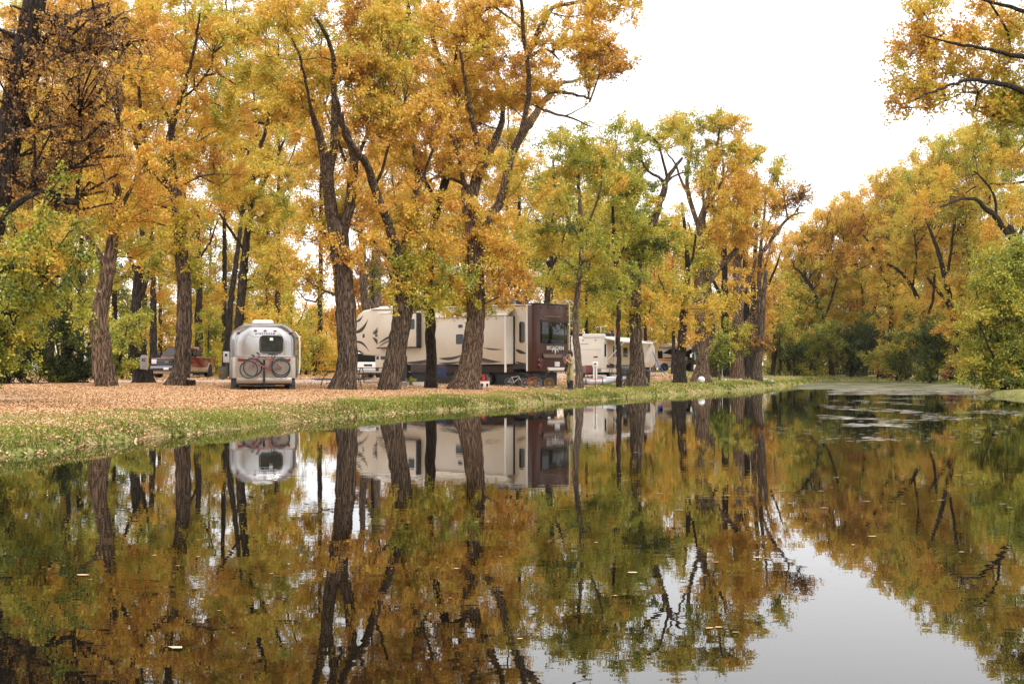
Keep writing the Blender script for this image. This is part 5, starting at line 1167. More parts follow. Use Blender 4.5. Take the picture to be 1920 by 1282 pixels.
# ------------------------------------------------------------------ pickup truck
def pickup():
    """local: front at y=0, tail at y=6.2; x is the car's width seen from the front (its left flank on +x)"""
    s = 31.0; o = P(313, s); rz = R(14.4 - 34)
    t = empty('pickup_truck', o, R(-5), 'dark red and tan crew cab pickup half hidden by a cottonwood trunk', 'pickup')
    W2 = .98
    lower = MB().prism([(.10, .50), (.02, .62), (.02, 1.12), (.12, 1.24), (1.45, 1.34), (3.95, 1.34), (4.0, 1.30), (6.15, 1.30), (6.2, .62), (6.1, .50)], 'x', -W2, W2).build('body', 'burgundy', t, bevel=.05, seg=3)
    MB().prism([(1.42, .44), (1.42, .70), (4.72, .70), (4.72, .44)], 'x', -W2 - .012, W2 + .012).build('lower_panel', 'tan', t, bevel=.02)
    MB().prism([(5.52, .44), (5.52, .70), (6.19, .70), (6.12, .44)], 'x', -W2 - .012, W2 + .012).build('lower_panel', 'tan', t, bevel=.02)
    # hood dome
    MB().loft([[(-.82, y, z0), (-.6, y, z1), (0, y, z1 + .02), (.6, y, z1), (.82, y, z0)] for y, z0, z1 in ((.10, 1.22, 1.25), (.5, 1.26, 1.33), (1.45, 1.32, 1.40))], caps=False).build('bonnet', 'burgundy', t)
    # cab
    def cs(y, w, z): return [(-w, y, z), (w, y, z)]
    c = MB(); A = [(-.93, 1.35, 1.33), (.93, 1.35, 1.33), (.93, 3.98, 1.33), (-.93, 3.98, 1.33)]; B = [(-.74, 2.12, 1.93), (.74, 2.12, 1.93), (.76, 3.72, 1.93), (-.76, 3.72, 1.93)]
    c.loft([A, B], smooth=False).build('cab', 'burgundy', t, bevel=.05, seg=3)
    MB().loft([[(-.74, 2.15, 1.935), (.74, 2.15, 1.935), (.75, 3.7, 1.935), (-.75, 3.7, 1.935)], [(-.68, 2.25, 1.985), (.68, 2.25, 1.985), (.68, 3.6, 1.985), (-.68, 3.6, 1.985)]], smooth=False).build('cab_roof', 'burgundy', t, bevel=.03)
    # glass: windscreen and side windows lying on the cab faces
    def on_front(fx, f): x = .93 - (.93 - .74) * f; return (fx * x, 1.35 + (2.12 - 1.35) * f - .012, 1.33 + .60 * f + .012)
    MB()._add([on_front(-.92, .06), on_front(.92, .06), on_front(.90, .93), on_front(-.90, .93)], [(0, 1, 2, 3)]).build('windscreen', 'glass', t)
    for sx in (-1, 1):
        def sd(y, f): return (sx * (.93 - .18 * f + .006), y, 1.33 + .60 * f)
        for y0, y1, y2, y3 in ((1.62, 2.62, 2.62, 2.22), (2.74, 3.30, 3.26, 2.74), (3.36, 3.82, 3.66, 3.34)):
            MB()._add([sd(y0, .06), sd(y1, .06), sd(y2, .90), sd(y3, .90)], [(0, 1, 2, 3)]).build('side_window', 'glass', t)
        for y in (2.68, 3.98):
            MB().box(sx * (W2 + .002) - .004, sx * (W2 + .002) + .004, y - .008, y + .008, .72, 1.30).build('door_gap', 'black', t)
        MB().box(sx * 1.0 - .02, sx * 1.0 + .02, 2.45, 2.62, 1.12, 1.16).build('door_handle', 'chrome', t, bevel=.01)
        m_ = MB().box(sx * 1.04, sx * 1.24, 1.72, 1.84, 1.32, 1.62).build('wing_mirror', 'blackgloss', t, bevel=.03)
        MB().tube([(sx * .95, 1.85, 1.38), (sx * 1.06, 1.8, 1.42)], .02, 6).build('mirror_arm', 'black', m_)
        for y in (1.0, 5.1):
            wheel(t, (sx * .86, y, .42), .42, .27, rim='chrome', spokes=6)
            pts = [(sx * (W2 + .01), y + .52 * math.cos(a), .46 + .50 * math.sin(a)) for a in [R(q) for q in range(-5, 186, 12)]]
            MB().tube(pts, .045, 6).build('wheel_arch', 'tan', t)
            MB().prism([(y + .46 * math.cos(R(q)), .45 + .46 * math.sin(R(q))) for q in range(0, 360, 15)], 'x', sx * (W2 - .05), sx * (W2 + .004)).build('wheel_well', 'black', t)
        MB().box(sx * .95, sx * 1.10, 1.75, 4.4, .38, .42).build('running_board', 'steel', t, bevel=.01)
        h = MB().box(sx * .60, sx * .95, -.045, .1, .88, 1.18).build('headlamp', 'whitelamp', t, bevel=.03)
        MB().box(sx * .62, sx * .93, -.052, .0, .86, .90).build('lamp_trim', 'blackgloss', h)
        MB().box(sx * .42, sx * .78, -.125, -.05, .52, .62).build('fog_lamp', 'blackgloss', t, bevel=.01)
        MB().box(sx * .86, sx * .97, 6.17, 6.22, .86, 1.2).build('tail_lamp', 'redlamp', t)
    gr = MB().box(-.62, .62, -.05, .05, .80, 1.20).build('grille', 'blackgloss', t, bevel=.02)
    gb = MB()
    for z in (.83, .93, 1.07, 1.17): gb.box(-.60, .60, -.075, -.04, z - .016, z + .016)
    for x in (-.60, .60): gb.box(x - .02, x + .02, -.075, -.04, .82, 1.18)
    gb.build('grille_bars', 'chrome', gr, bevel=.006)
    MB().prism(rrect(0, 1.0, .24, .11, .05), 'y', -.09, -.06).build('badge', 'graphic2', gr)
    MB().box(-.95, .95, -.06, .04, 1.19, 1.25).build('grille_surround', 'chrome', t, bevel=.015)
    bp = MB().box(-.99, .99, -.14, .12, .48, .78).build('front_bumper', 'chrome', t, bevel=.04)
    MB().box(-.85, .85, -.146, -.10, .50, .63).build('air_intake', 'black', bp); MB().box(-.16, .16, -.156, -.13, .54, .68).build('number_plate', 'white', bp)
    MB().box(-.9, .9, -.02, .25, .30, .48).build('air_dam', 'tan', t, bevel=.03)
    MB().box(-.7, .7, .3, 5.9, .30, .50).build('chassis', 'black', t)
    MB().box(-.90, .90, 4.06, 6.12, 1.302, 1.306).build('bed_cover', 'black', t)
    return t
pickup()
# ------------------------------------------------------------------ the other vehicles of the camp
def motorhome():
    s = 27.0; o = P(1070, 26.2); rz = R(-24)
    t = empty('motorhome', o, rz, 'white motorhome with a long white awning and maroon chairs behind it', 'motorhome')
    W = 2.4; L = 7.4; H = 2.95
    MB().prism([(0, .62), (0, H - .1), (.15, H), (L - .3, H), (L, H - .35), (L, .62)], 'x', 0, W).build('body', 'cream_lt', t, bevel=.07, seg=3)
    MB().box(.05, W - .05, .05, L - .1, .38, .64).build('skirt_panel', 'cream_lt', t, bevel=.02)
    MB().box(.3, W - .3, .4, L, .2, .45).build('chassis', 'black', t)
    MB().box(.9, 2.5, -.06, .5, H - .12, H + .16).build('roof_fairing', 'white', t, bevel=.06)
    MB().box(.1, .9, .2, 1.4, H, H + .2).box(1.5, 2.2, 2.0, 2.9, H, H + .28).build('roof_box', 'blackgloss', t, bevel=.05)
    MB().box(.5, 1.1, 3.6, 4.4, H, H + .24).build('roof_cooler', 'grey', t, bevel=.05)
    for x in (.55, .95, 1.9): MB().box(x - .06, x + .06, -.02, .02, 2.62, 2.68).build('marker_lamp', 'redlamp', t)
    MB().box(1.75, 2.05, -.025, .02, 1.42, 1.52).build('tail_lamp', 'redlamp', t, bevel=.01)
    MB().box(.3, .6, -.025, .02, 1.42, 1.52).build('tail_lamp', 'redlamp', t, bevel=.01)
    MB().box(.75, 1.35, -.012, .01, 2.36, 2.42).build('lettering_band', 'grey', t)
    MB().box(0.02, W - .02, -.008, .01, 1.98, 2.0).build('seam', 'grey', t)
    MB().box(.1, W - .1, -.1, .05, .45, .62).build('rear_bumper', 'steel', t, bevel=.03)
    so = MB().box(W - .02, W + .04, 1.1, 6.3, .95, 2.62).build('slide_out', 'cream', t, bevel=.01)
    MB().box(W + .03, W + .055, 2.2, 3.7, 1.5, 2.25).build('window', 'glass', so); MB().box(W + .03, W + .055, 4.4, 5.4, 1.5, 2.2).build('window', 'glass', so)
    MB().box(W - .01, W + .02, .45, .75, 1.5, 2.4).build('window', 'glass', t)
    MB().box(W - .01, W + .015, .9, 6.2, .68, .92).build('locker_door', 'umber_dull', t)
    MB().prism(crescent((1.2, 1.05), (4.0, .98), -.12, .10), 'x', W + .04, W + .05).build('graphic', 'graphic', t)
    for y in (1.9, 6.2): wheel(t, (W - .16, y, .38), .38, .24)
    for y in (1.9,): wheel(t, (.16, y, .38), .38, .24)
    MB().cyl((1.2, 3.0, H), (1.2, 3.0, H + .75), .02, 6).tube([(.8, 3.0, H + .72), (1.7, 3.0, H + .80)], .02, 6).build('aerial', 'white', t)
    # awning rolled out along the right flank
    aw = empty('awning', (0, 0, 0)); aw.parent = t
    MB().prism([(W + .02, H - .18), (W + .02, H - .14), (W + 1.5, H - .40), (W + 1.5, H - .45)], 'y', .5, 6.9).build('canvas', 'white', aw)
    MB().cyl((W + 1.5, .45, H - .42), (W + 1.5, 6.95, H - .42), .06, 8).build('roller', 'white', aw)
    for y in (.5, 6.9): MB().tube([(W + 1.48, y, H - .42), (W + .05, y, 1.1)], .03, 6).build('awning_arm', 'white', aw)
    MB().prism([(W + 1.47, H - .45), (W + 1.47, 1.15), (W + .95, 1.1), (W + 1.25, H - .42)], 'y', 6.6, 6.63).build('side_curtain', 'white', aw)
motorhome()

def second_trailer():
    o = P(1102, 22.5); rz = R(-60)
    t = empty('beige_trailer', o, rz, 'beige trailer with dark curved stripes between the white motorhome and the stout trunk', 'trailer')
    MB().prism([(0, .6), (0, 2.6), (.2, 2.8), (4.8, 2.8), (5.2, 2.3), (5.2, .9), (4.9, .6)], 'x', 0, 2.4).build('body', 'cream', t, bevel=.08, seg=3)
    MB().prism(crescent((.4, 2.2), (3.6, 1.2), -.3, .16), 'x', 2.4, 2.41).build('graphic', 'graphic', t)
    MB().prism(crescent((.2, 1.0), (4.0, .9), .1, .14), 'x', 2.4, 2.41).build('graphic', 'graphic', t)
    MB().box(2.39, 2.42, 2.6, 3.5, 1.5, 2.1).build('window', 'glass', t)
    MB().box(2.4, 3.4, .2, 4.6, 2.70, 2.76).build('awning', 'cream_lt', t)
    for y in (2.2, 3.0): wheel(t, (2.25, y, .34), .34, .22)
    MB().box(.3, 2.1, .3, 5.0, .3, .6).build('chassis', 'black', t)
second_trailer()

def coach(name, label, px, s, rz, L=6.4, W=2.4, H=2.75, front=True):
    o = P(px, s); t = empty(name, o, rz, label, 'motorhome')
    MB().prism([(0, .42), (0, H - .12), (.15, H), (L - .7, H), (L - .15, H - .3), (L, 1.3), (L, .42)], 'x', 0, W).build('body', 'cream', t, bevel=.08, seg=3)
    x = W
    MB().prism([(.9, 1.95), (1.8, 2.4), (3.2, 2.45), (4.6, 2.0), (L - .6, 1.75), (L - .6, 1.35), (4.2, 1.55), (2.4, 1.75)], 'x', x, x + .012).build('side_window', 'glass', t)
    MB().prism([(L - 1.3, 1.3), (L - .3, 1.3), (L - .25, H - .5), (L - 1.0, H - .35), (L - 1.6, H - .5)], 'x', x, x + .014).build('side_window', 'glass', t)
    MB().prism([(.3, 1.4), (.9, 1.4), (.9, 2.2), (.3, 2.2)], 'x', x, x + .012).build('side_window', 'glass', t)
    MB().prism(crescent((.1, 1.25), (2.9, .98), .10, .2), 'x', x, x + .014).build('graphic', 'orange', t)
    MB().prism(crescent((.6, 1.45), (4.6, .98), .16, .12), 'x', x, x + .016).build('graphic', 'graphic', t)
    MB().prism([(.0, .40), (L, .40), (L, .66), (.0, .66)], 'x', x - .02, x + .012).build('skirt_panel', 'grey', t)
    MB().prism([(L - .14, H - .36), (L + .01, 1.32), (L + .05, 1.32), (L - .10, H - .36)], 'x', .15, W - .15).build('windscreen', 'glass', t)
    for y in (1.1, L - 1.1):
        wheel(t, (W - .08, y, .40), .40, .26, rim='alu'); wheel(t, (.12, y, .40), .40, .26)
        MB().prism([(y + .52 * math.cos(R(q)), .42 + .52 * math.sin(R(q))) for q in range(0, 360, 20)], 'x', x - .03, x + .018).build('wheel_well', 'black', t)
    aw = MB().cyl((x + .14, .3, H - .1), (x + .14, L - 2.0, H - .1), .12, 10).build('awning', 'silver', t)
    MB().box(.8, 1.6, 1.2, 2.2, H, H + .25).build('roof_cooler', 'silver', t, bevel=.05)
    return t
coach('coach', 'tan and black coach with an orange stripe parked beyond the gravel, its awning roll silver', 1206, 17.6, R(-64), L=5.4)
def dark_coach():
    o = P(1300, 18.5); t = empty('coach', o, R(-8), 'dark coach with pale teal glass hidden behind the tree with the white ball', 'motorhome')
    MB().box(0, 2.5, 0, 7.5, .45, 2.95).build('body', 'blackgloss', t, bevel=.12, seg=3)
    MB().box(.12, .55, -.03, .02, 1.5, 2.3).build('side_glass', 'teal', t); MB().box(1.85, 2.4, -.03, .02, 1.5, 2.1).build('side_glass', 'teal', t)
    MB().box(.02, .6, -.06, .1, .42, 1.0).build('bumper', 'cream_lt', t, bevel=.04); MB().box(1.9, 2.48, -.06, .1, .42, 1.0).build('bumper', 'cream_lt', t, bevel=.04)
    MB().tube([(0, .1, 2.2), (-.2, -.1, 2.1)], .03, 6).box(-.32, -.14, -.14, -.06, 1.75, 2.1).build('wing_mirror', 'white', t)
    for x in (.2, 2.3):
        for y in (1.0, 6.0): wheel(t, (x, y, .42), .42, .26)
dark_coach()
def suv():
    o = P(662, 31.5); t = empty('parked_car', o, R(16), 'pale grey car seen between two trunks under the nose of the beige trailer', 'car')
    MB().prism([(0, .35), (0, 1.0), (.12, 1.45), (.35, 1.62), (2.6, 1.62), (3.3, 1.08), (4.4, .98), (4.5, .4)], 'x', 0, 1.8).build('body', 'white', t, bevel=.08, seg=3)
    MB().box(.15, 1.65, -.01, .10, 1.0, 1.5).build('rear_window', 'glass', t)
    MB().box(.1, 1.7, .4, 2.6, 1.60, 1.66).build('roof_rack', 'redlamp', t, bevel=.02)
    MB().box(.65, 1.15, -.02, .02, .74, .86).build('licence_plate', 'blackgloss', t); MB().box(-.0, 1.8, -.08, .1, .35, .58).build('rear_bumper', 'grey', t, bevel=.04)
    for x in (.12, 1.68):
        for y in (.8, 3.6): wheel(t, (x, y, .33), .33, .22)
    for x in (.04, 1.6): MB().box(x, x + .16, -.02, .05, .85, 1.1).build('tail_lamp', 'redlamp', t)
suv()

# ------------------------------------------------------------------ camp things
def at(px, s): return P(px, s)
def table(px, s, rz, label, leg='steel', top='graphic'):
    o = at(px, s); t = empty('picnic_table', o, rz, label, 'table')
    tp = MB()
    for i in range(5): tp.box(-.9, .9, -.36 + i * .146, -.36 + i * .146 + .135, .72, .76)
    tp.build('tabletop', top, t, bevel=.006)
    for sy in (-1, 1):
        b = MB()
        for i in range(2): b.box(-.9, .9, sy * .72 - .13 + i * .135, sy * .72 - .13 + i * .135 + .125, .42, .455)
        b.build('bench', top, t, bevel=.006)
    for x in (-.62, .62):
        MB().tube([(x, -.60, .0), (x, -.5, .42), (x, -.25, .72), (x, .25, .72), (x, .5, .42), (x, .60, 0)], .024, 6).tube([(x, -.82, .41), (x, .82, .41)], .022, 6).build('leg_frame', leg, t)
table(640, 47.0, R(68), 'dark topped metal picnic table half hidden behind the tall forked trunk')
table(700, 37.0, R(20), 'black picnic table on thin legs beneath the nose of the beige trailer', leg='black')

st = at(268, 41.5)
def stump():
    t = empty('tree_stump', st, 0, 'short grey furrowed tree stump in the fallen leaves', 'stump')
    h = .62; n = 30; rings = []
    for z, r in ((-.1, .62), (0, .56), (.1, .49), (.3, .44), (.5, .43), (h, .43)):
        rings.append([((r * (1 + .06 * math.sin(5 * a) + .05 * math.sin(9 * a + z * 2)) + (.18 * max(0, math.cos(a)) * max(0, (.3 - z)))) * math.cos(a), r * (1 + .06 * math.sin(5 * a)) * math.sin(a), z + (.02 * math.sin(3 * a) if z == h else 0)) for a in [2 * math.pi * k / n for k in range(n)]])
    MB().loft(rings, caps=False).build('trunk', 'bark_dark', t)
    MB().prism([(p[0] * .97, p[1] * .97) for p in rings[-1]], 'z', h - .08, h - .03).build('cut_top', 'woodcut', t)
stump()
def number_post(label):
    t = empty('number_post', (st.x + .04, st.y + .02, st.z + .58), 0, label, 'sign')
    MB().prism([(-.17, 0), (.17, 0), (.17, .58), (.13, .66), (.06, .69), (-.06, .69), (-.13, .66), (-.17, .58)], 'y', -.05, .05).build('panel', 'concrete', t, bevel=.015)
    text('82', .19, 'blackgloss', t, (0, -.053, .46), (R(90), 0, 0), name='number', offset=.004)
number_post('round topped grey concrete post with the number 82 on the stump')
def block():
    o = at(357, 46); t = empty('chopping_block', o, 0, 'cut log round with a pale top beside the trunk in front of the pickup', 'log')
    MB().cyl((0, 0, -.03), (0, 0, .26), .22, 18).build('bark_side', 'bark_dark', t); MB().cyl((0, 0, .255), (.02, 0, .30), .205, 18).build('cut_top', 'woodcut', t)
block()
def hookup(px, s, label, h=1.05, extra=None):
    o = at(px, s); t = empty('power_pedestal', o, 0, label, 'pedestal')
    MB().box(-.05, .05, -.05, .05, 0, h).build('post', 'darksteel', t)
    b = MB().box(-.17, .17, -.14, .0, h - .10, h + .52).build('meter_box', 'grey', t, bevel=.02)
    MB().cyl((0, -.17, h + .32), (0, -.13, h + .32), .075, 14).build('dial', 'blackgloss', b)
    return t
hookup(425, 33.5, 'grey electric meter box on a post left of the silver trailer')
def cabinet():
    o = at(417, 34.5); t = empty('utility_cabinet', o, 0, 'low olive cabinet with a red mark below the grey meter box', 'cabinet')
    MB().box(-.16, .16, -.14, .14, 0, .68).build('housing', 'greenp', t, bevel=.02); MB().box(-.17, .17, -.15, .15, .68, .72).build('lid', 'greenp', t, bevel=.01)
    MB().box(-.05, .05, -.148, -.13, .34, .44).build('mark', 'red', t)
cabinet()
def bike_kid(px, s, rz, m, tyre, label, sc=.62): return bicycle(label, at(px, s), rz, m, r=.34, wb=1.04, scale=sc, tyre=tyre, rimmat='yellow' if m == 'darksteel' else 'grey', roll=R(-8))
bike_kid(1014, 39.6, R(172), 'darksteel', 'black', 'small black bicycle with yellow rims standing under the brown rear wall', .78)
bike_kid(996, 38.8, R(205), 'red', 'black', 'small red bicycle leaning behind the black one under the brown rear wall', .70)
bike_kid(966, 38.0, R(165), 'cream_lt', 'black', 'small pale bicycle nearest the wheels of the beige trailer', .66)
def crate(px, s, z, m, label, w=.42, d=.34, h=.26):
    o = at(px, s); o.z += z; t = empty('storage_crate', o, R(8), label, 'crate')
    b = MB().box(-w / 2, w / 2, -d / 2, d / 2, 0, h, taper=-.015)
    b.build('bin', m, t, bevel=.012); MB().box(-w / 2 - .02, w / 2 + .02, -d / 2 - .02, d / 2 + .02, h, h + .035).build('lid', m, t, bevel=.01)
    for k in (-1, 1): MB().box(k * .12 - .05, k * .12 + .05, -d / 2 - .03, -d / 2 + .01, .06, .2).build('handle_slot', 'blackgloss', t)
crate(908, 40.5, 0, 'cream_lt', 'pale crate on the ground right of the massive flared trunk')
crate(906, 40.5, .30, 'red', 'red box on the pale crate right of the massive flared trunk', h=.10)
crate(905, 40.3, .46, 'red', 'upper red box of the two on the pale crate', w=.26, h=.10)
def pot():
    o = at(772, 40); t = empty('flower_pot', o, 0, 'pot of green plants and yellow flowers under the beige trailer', 'plant pot')
    MB().cyl((0, 0, 0), (0, 0, .16), .11, 14, .14).build('pot', 'graphic2', t)
    C = RNG.normal(0, .07, (26, 3)) + np.array([0, 0, .27]); V, FA, H = leaves(C, .05, 12, .07, np.full(26, .28), .04); np_mesh('foliage', V, FA, 'leaf', t, hue=H)
    f = MB()
    for k in range(6): f.ball((random.uniform(-.12, .2), random.uniform(-.16, -.06), random.uniform(.16, .32)), .035, n=8)
    f.build('flowers', 'yellow', t)
pot()
def tub(px, s, m, label, w=.5, h=.16):
    o = at(px, s); t = empty('storage_tub', o, R(-6), label, 'tub')
    MB().box(-w / 2, w / 2, -.15, .15, 0, h, taper=-.02).build('bin', m, t, bevel=.02); MB().box(-w / 2 - .04, w / 2 + .04, -.19, .19, h, h + .03).build('lid', m, t, bevel=.01)
tub(785, 40, 'white', 'flat white tub beside the yellow flowers')
tub(754, 40.5, 'grey', 'flat grey tub between the leaning trunk and the yellow flowers')
def folded_chair(px, s, m, label, rz=0.0):
    o = at(px, s); t = empty('camp_chair', o, rz, label, 'chair')
    MB().prism([(-.24, .42), (.22, .38), (.22, .40), (-.24, .44)], 'x', -.25, .25).build('seat', m, t)
    MB().prism([(.20, .42), (.34, .88), (.32, .89), (.18, .43)], 'x', -.25, .25).build('backrest', m, t)
    f = MB()
    for x in (-.27, .27):
        f.tube([(x, -.26, 0), (x, .22, .42), (x, .36, .92)], .013, 5).tube([(x, .30, 0), (x, -.26, .42), (x, -.26, .60), (x, .26, .62)], .013, 5)
    f.build('frame', 'darksteel', t)
folded_chair(832, 38.6, 'navy', 'navy blue camp chair under the beige trailer between two trunks', R(30))
MC = 'maroon chairs behind the white motorhome'
folded_chair(1094, 28, 'maroon', 'maroon camp chair with its back to the white motorhome, nearer the thin pale trunk', R(10))
folded_chair(1103, 27.4, 'maroon', 'maroon camp chair between the other maroon chair and the white board', R(-14))
def raft(px, s, rz, label, m, m2, L=2.6):
    o = at(px, s); t = empty('inflatable_raft', o, rz, label, 'raft')
    r = .17; hw = .40; q = []
    for k in range(11): f = k / 10; q.append((-L / 2 + .35 + (L - 1.25) * f, -hw, r))
    bow = [(L / 2 - .55, -hw * .8, r + .04), (L / 2 - .2, -hw * .45, r + .12), (L / 2, 0, r + .2), (L / 2 - .2, hw * .45, r + .12), (L / 2 - .55, hw * .8, r + .04)]
    b2 = [(-x_, 0, 0) for x_ in ()]
    back = [(p[0], hw, p[2]) for p in q[::-1]]; stern = [(-L / 2 + .1, hw * .7, r + .03), (-L / 2, 0, r + .08), (-L / 2 + .1, -hw * .7, r + .03)]
    pts = q + bow + back + stern
    rad = [r] * len(q) + [r * .85, r * .7, r * .45, r * .7, r * .85] + [r] * len(back) + [r * .85, r * .7, r * .85]
    MB().tube(pts, rad, 12, closed=True).build('hull_tube', m, t)
    MB().box(-L / 2 + .2, L / 2 - .5, -hw * .8, hw * .8, .06, .12).build('floor', m2, t, bevel=.02)
    for x in (-.55, .25): MB().box(x - .16, x + .16, -hw * .75, hw * .75, .16, .36).build('seat', m2, t, bevel=.06)
    dk = MB()
    for sy in (-1, 1): dk.tube([(-L / 2 + .4, sy * hw, r * 1.92), (L / 2 - .95, sy * hw, r * 1.92)], .05, 6)
    dk.build('red_trim', m2, t)
    for x in (-.8, .1): MB().ring((x, -hw, r), 'x', r + .008, .022, 18, 5).build('band', 'black', t)
raft(1124, 35.0, R(4), 'grey and white inflatable raft with red seats lying before the white motorhome', 'silver', 'red', L=2.1)
raft(1150, 32.0, R(12), 'darker grey inflatable raft behind the one with red seats', 'steel', 'steel', L=1.9)
MB().tube([(0, 0, 0), (.62, 0, .62)], .014, 6).box(.60, .78, -.02, .02, .60, .80).build('paddle', 'orange', None, loc=tuple(at(1141, 31.3) + Vector((0, 0, .25))))
tag(bpy.data.objects['paddle'], 'paddle with an orange blade propped up over the rafts', 'paddle')
def board():
    o = at(1116, 39.0); t = empty('site_board', o, 0, 'white board with a grey box on top on a green stake in the grass', 'sign')
    MB().box(-.016, .016, -.012, .012, 0, 1.05).build('stake', 'greenp', t)
    MB().box(-.10, -.025, .012, .03, .48, 1.02).box(.025, .10, .012, .03, .48, 1.02).build('board', 'white', t)
    b = MB().box(-.14, .14, .0, .12, 1.02, 1.28).build('meter_box', 'cream_lt', t, bevel=.01); MB().box(-.05, .05, -.01, .02, 1.13, 1.21).build('slot', 'blackgloss', b)
board()
def grill():
    o = at(1176, 32.5); t = empty('camp_kitchen', o, R(6), 'black covered camp stove table behind the stout green leaved cottonwood', 'stove table')
    MB().box(-.36, .30, -.25, .25, .42, .74, taper=.02).build('stove_body', 'black', t, bevel=.03)
    MB().prism([(-.25, .74), (.25, .74), (.22, .92), (.05, 1.0), (-.2, .95)], 'x', -.34, .20).build('hood', 'darksteel', t, bevel=.03)
    for x in (-.33, .27):
        for y in (-.2, .2): MB().cyl((x, y, 0), (x, y, .45), .018, 6).build('leg', 'darksteel', t)
    MB().box(-.30, .28, -.18, .18, .12, .15).build('shelf', 'darksteel', t)
    MB().box(.30, .44, -.10, .08, .60, .80).build('side_tray', 'silver', t, bevel=.02)
grill()
def bin_():
    o = at(1213, 32); t = empty('trash_bin', o, 0, 'tall dark bin right of the stout green leaved cottonwood', 'bin')
    MB().cyl((0, 0, 0), (0, 0, .72), .17, 18, .20).build('can', 'graphic', t); MB().cyl((0, 0, .72), (0, 0, .80), .21, 18, .14).build('lid', 'blackgloss', t)
bin_()
MB().cyl((0, 0, 0), (0, 0, 1.75), .035, 8).build('awning_pole', 'silver', None, loc=tuple(at(1219, 26))); tag(bpy.data.objects['awning_pole'], 'thin silver pole in front of the tan and black coach', 'pole')
def strap():
    a = at(1224, 25); b = at(1247, 25.5); a2 = Vector((a.x, a.y, ZP(660, 25))); b2 = Vector((b.x, b.y, ZP(701, 25.5)))
    mid = a2.lerp(b2, .5) + Vector((-.1, 0, -.05))
    o = MB().tube([a2, mid, b2], .035, 6).build('guy_strap', 'blue', None); tag(o, 'blue webbing strap running down to the gravel before the coach', 'strap')
strap()
def ball():
    o = at(1315, 30.5); o.z += .19
    t = empty('white_ball', o, 0, 'white ball lying in the grass at the foot of a cottonwood', 'ball')
    MB().ball((0, 0, 0), .215, n=24).build('ball_shell', 'white', t); MB().ring((0, 0, 0), 'z', .2155, .003, 28, 4).build('seam', 'grey', t)
ball()
def rock(px, s, r, label, m='concrete'):
    o = at(px, s); mb = MB().ball((0, 0, 0), r, r * .8, r * .55, n=14)
    for v in mb.bm.verts: v.co *= 1 + .22 * noise.noise(v.co * (2.2 / r) + Vector((px, 0, 0)))
    x = mb.build('rock', m, None, loc=(o.x, o.y, o.z + r * .25)); tag(x, label, 'rock', 'pale stones on the bank')
rock(1388, 26, .17, 'white stone by the foot of the pale lit trunk'); rock(1360, 26.5, .10, 'small white stone left of the larger white one', 'white')
rock(1432, 25, .30, 'rough pale rock just past the leaning snag'); rock(1446, 25, .22, 'smaller pale rock nearest the tall grass')
rock(1202, 35, .12, 'white wrapped stone at the foot of the stout green leaved cottonwood', 'white')
rock(1044, 47.5, .10, 'pinkish stone at the waterline below the brown trailer end'); rock(1093, 40, .05, 'small white stone in the grass near the person', 'white')
M['flag'] = paint('faded_flag', (.52, .12, .07), .7, var=.1)
def flag():
    o = at(1153, 27.0); t = empty('flag_pole', o, 0, 'pole with a faded red flag above the white awning', 'flag')
    MB().cyl((0, 0, 0), (0, 0, 3.7), .015, 6).build('pole', 'white', t)
    vs = [];
    for i in range(7):
        for j in range(5): vs.append((.02 + .055 * i, .05 * math.sin(i * 1.4), 3.62 - j * .24 + .015 * i))
    MB()._add(vs, [(i * 5 + j, i * 5 + j + 1, i * 5 + j + 6, i * 5 + j + 5) for i in range(6) for j in range(4)], True).build('cloth', 'flag', t)
flag()
MB().tube([(0, 0, .0), (0, 0, .9)], .018, 6).build('white_stake', 'white', None, loc=tuple(at(1354, 27))); tag(bpy.data.objects['white_stake'], 'thin white stake beside the bright green sapling', 'stake')

# ------------------------------------------------------------------ the person
M['skin'] = paint('skin', (.46, .25, .17), .5, var=.06, scale=8)
M['khaki'] = paint('khaki_waders', (.36, .29, .13), .8, var=.10, scale=6)
M['boot'] = paint('black_boots', (.012, .012, .018), .4, var=.1)
M['hairm'] = paint('black_hair', (.012, .010, .010), .6, var=.1)
M['vest'] = paint('charcoal_jacket', (.05, .05, .055), .8, var=.1)
def skin_mesh(name, mat, parent, verts, edges, radii, root=0, sub=2):
    me = bpy.data.meshes.new(name); me.from_pydata(verts, edges, []); ob = bpy.data.objects.new(name, me); COL.objects.link(ob)
    md = ob.modifiers.new('s', 'SKIN'); md.use_smooth_shade = True; md.branch_smoothing = .6
    sv = me.skin_vertices[0].data
    for i, r in enumerate(radii): sv[i].radius = (r, r) if not isinstance(r, tuple) else r; sv[i].use_root = (i == root)
    sb = ob.modifiers.new('u', 'SUBSURF'); sb.levels = sub; sb.render_levels = sub
    dg = bpy.context.evaluated_depsgraph_get(); m2 = bpy.data.meshes.new_from_object(ob.evaluated_get(dg)); m2.name = name
    bpy.data.objects.remove(ob); m2.materials.clear(); m2.materials.append(M[mat])
    for p in m2.polygons: p.use_smooth = True
    o = bpy.data.objects.new(name, m2); COL.objects.link(o); o.parent = parent; return o
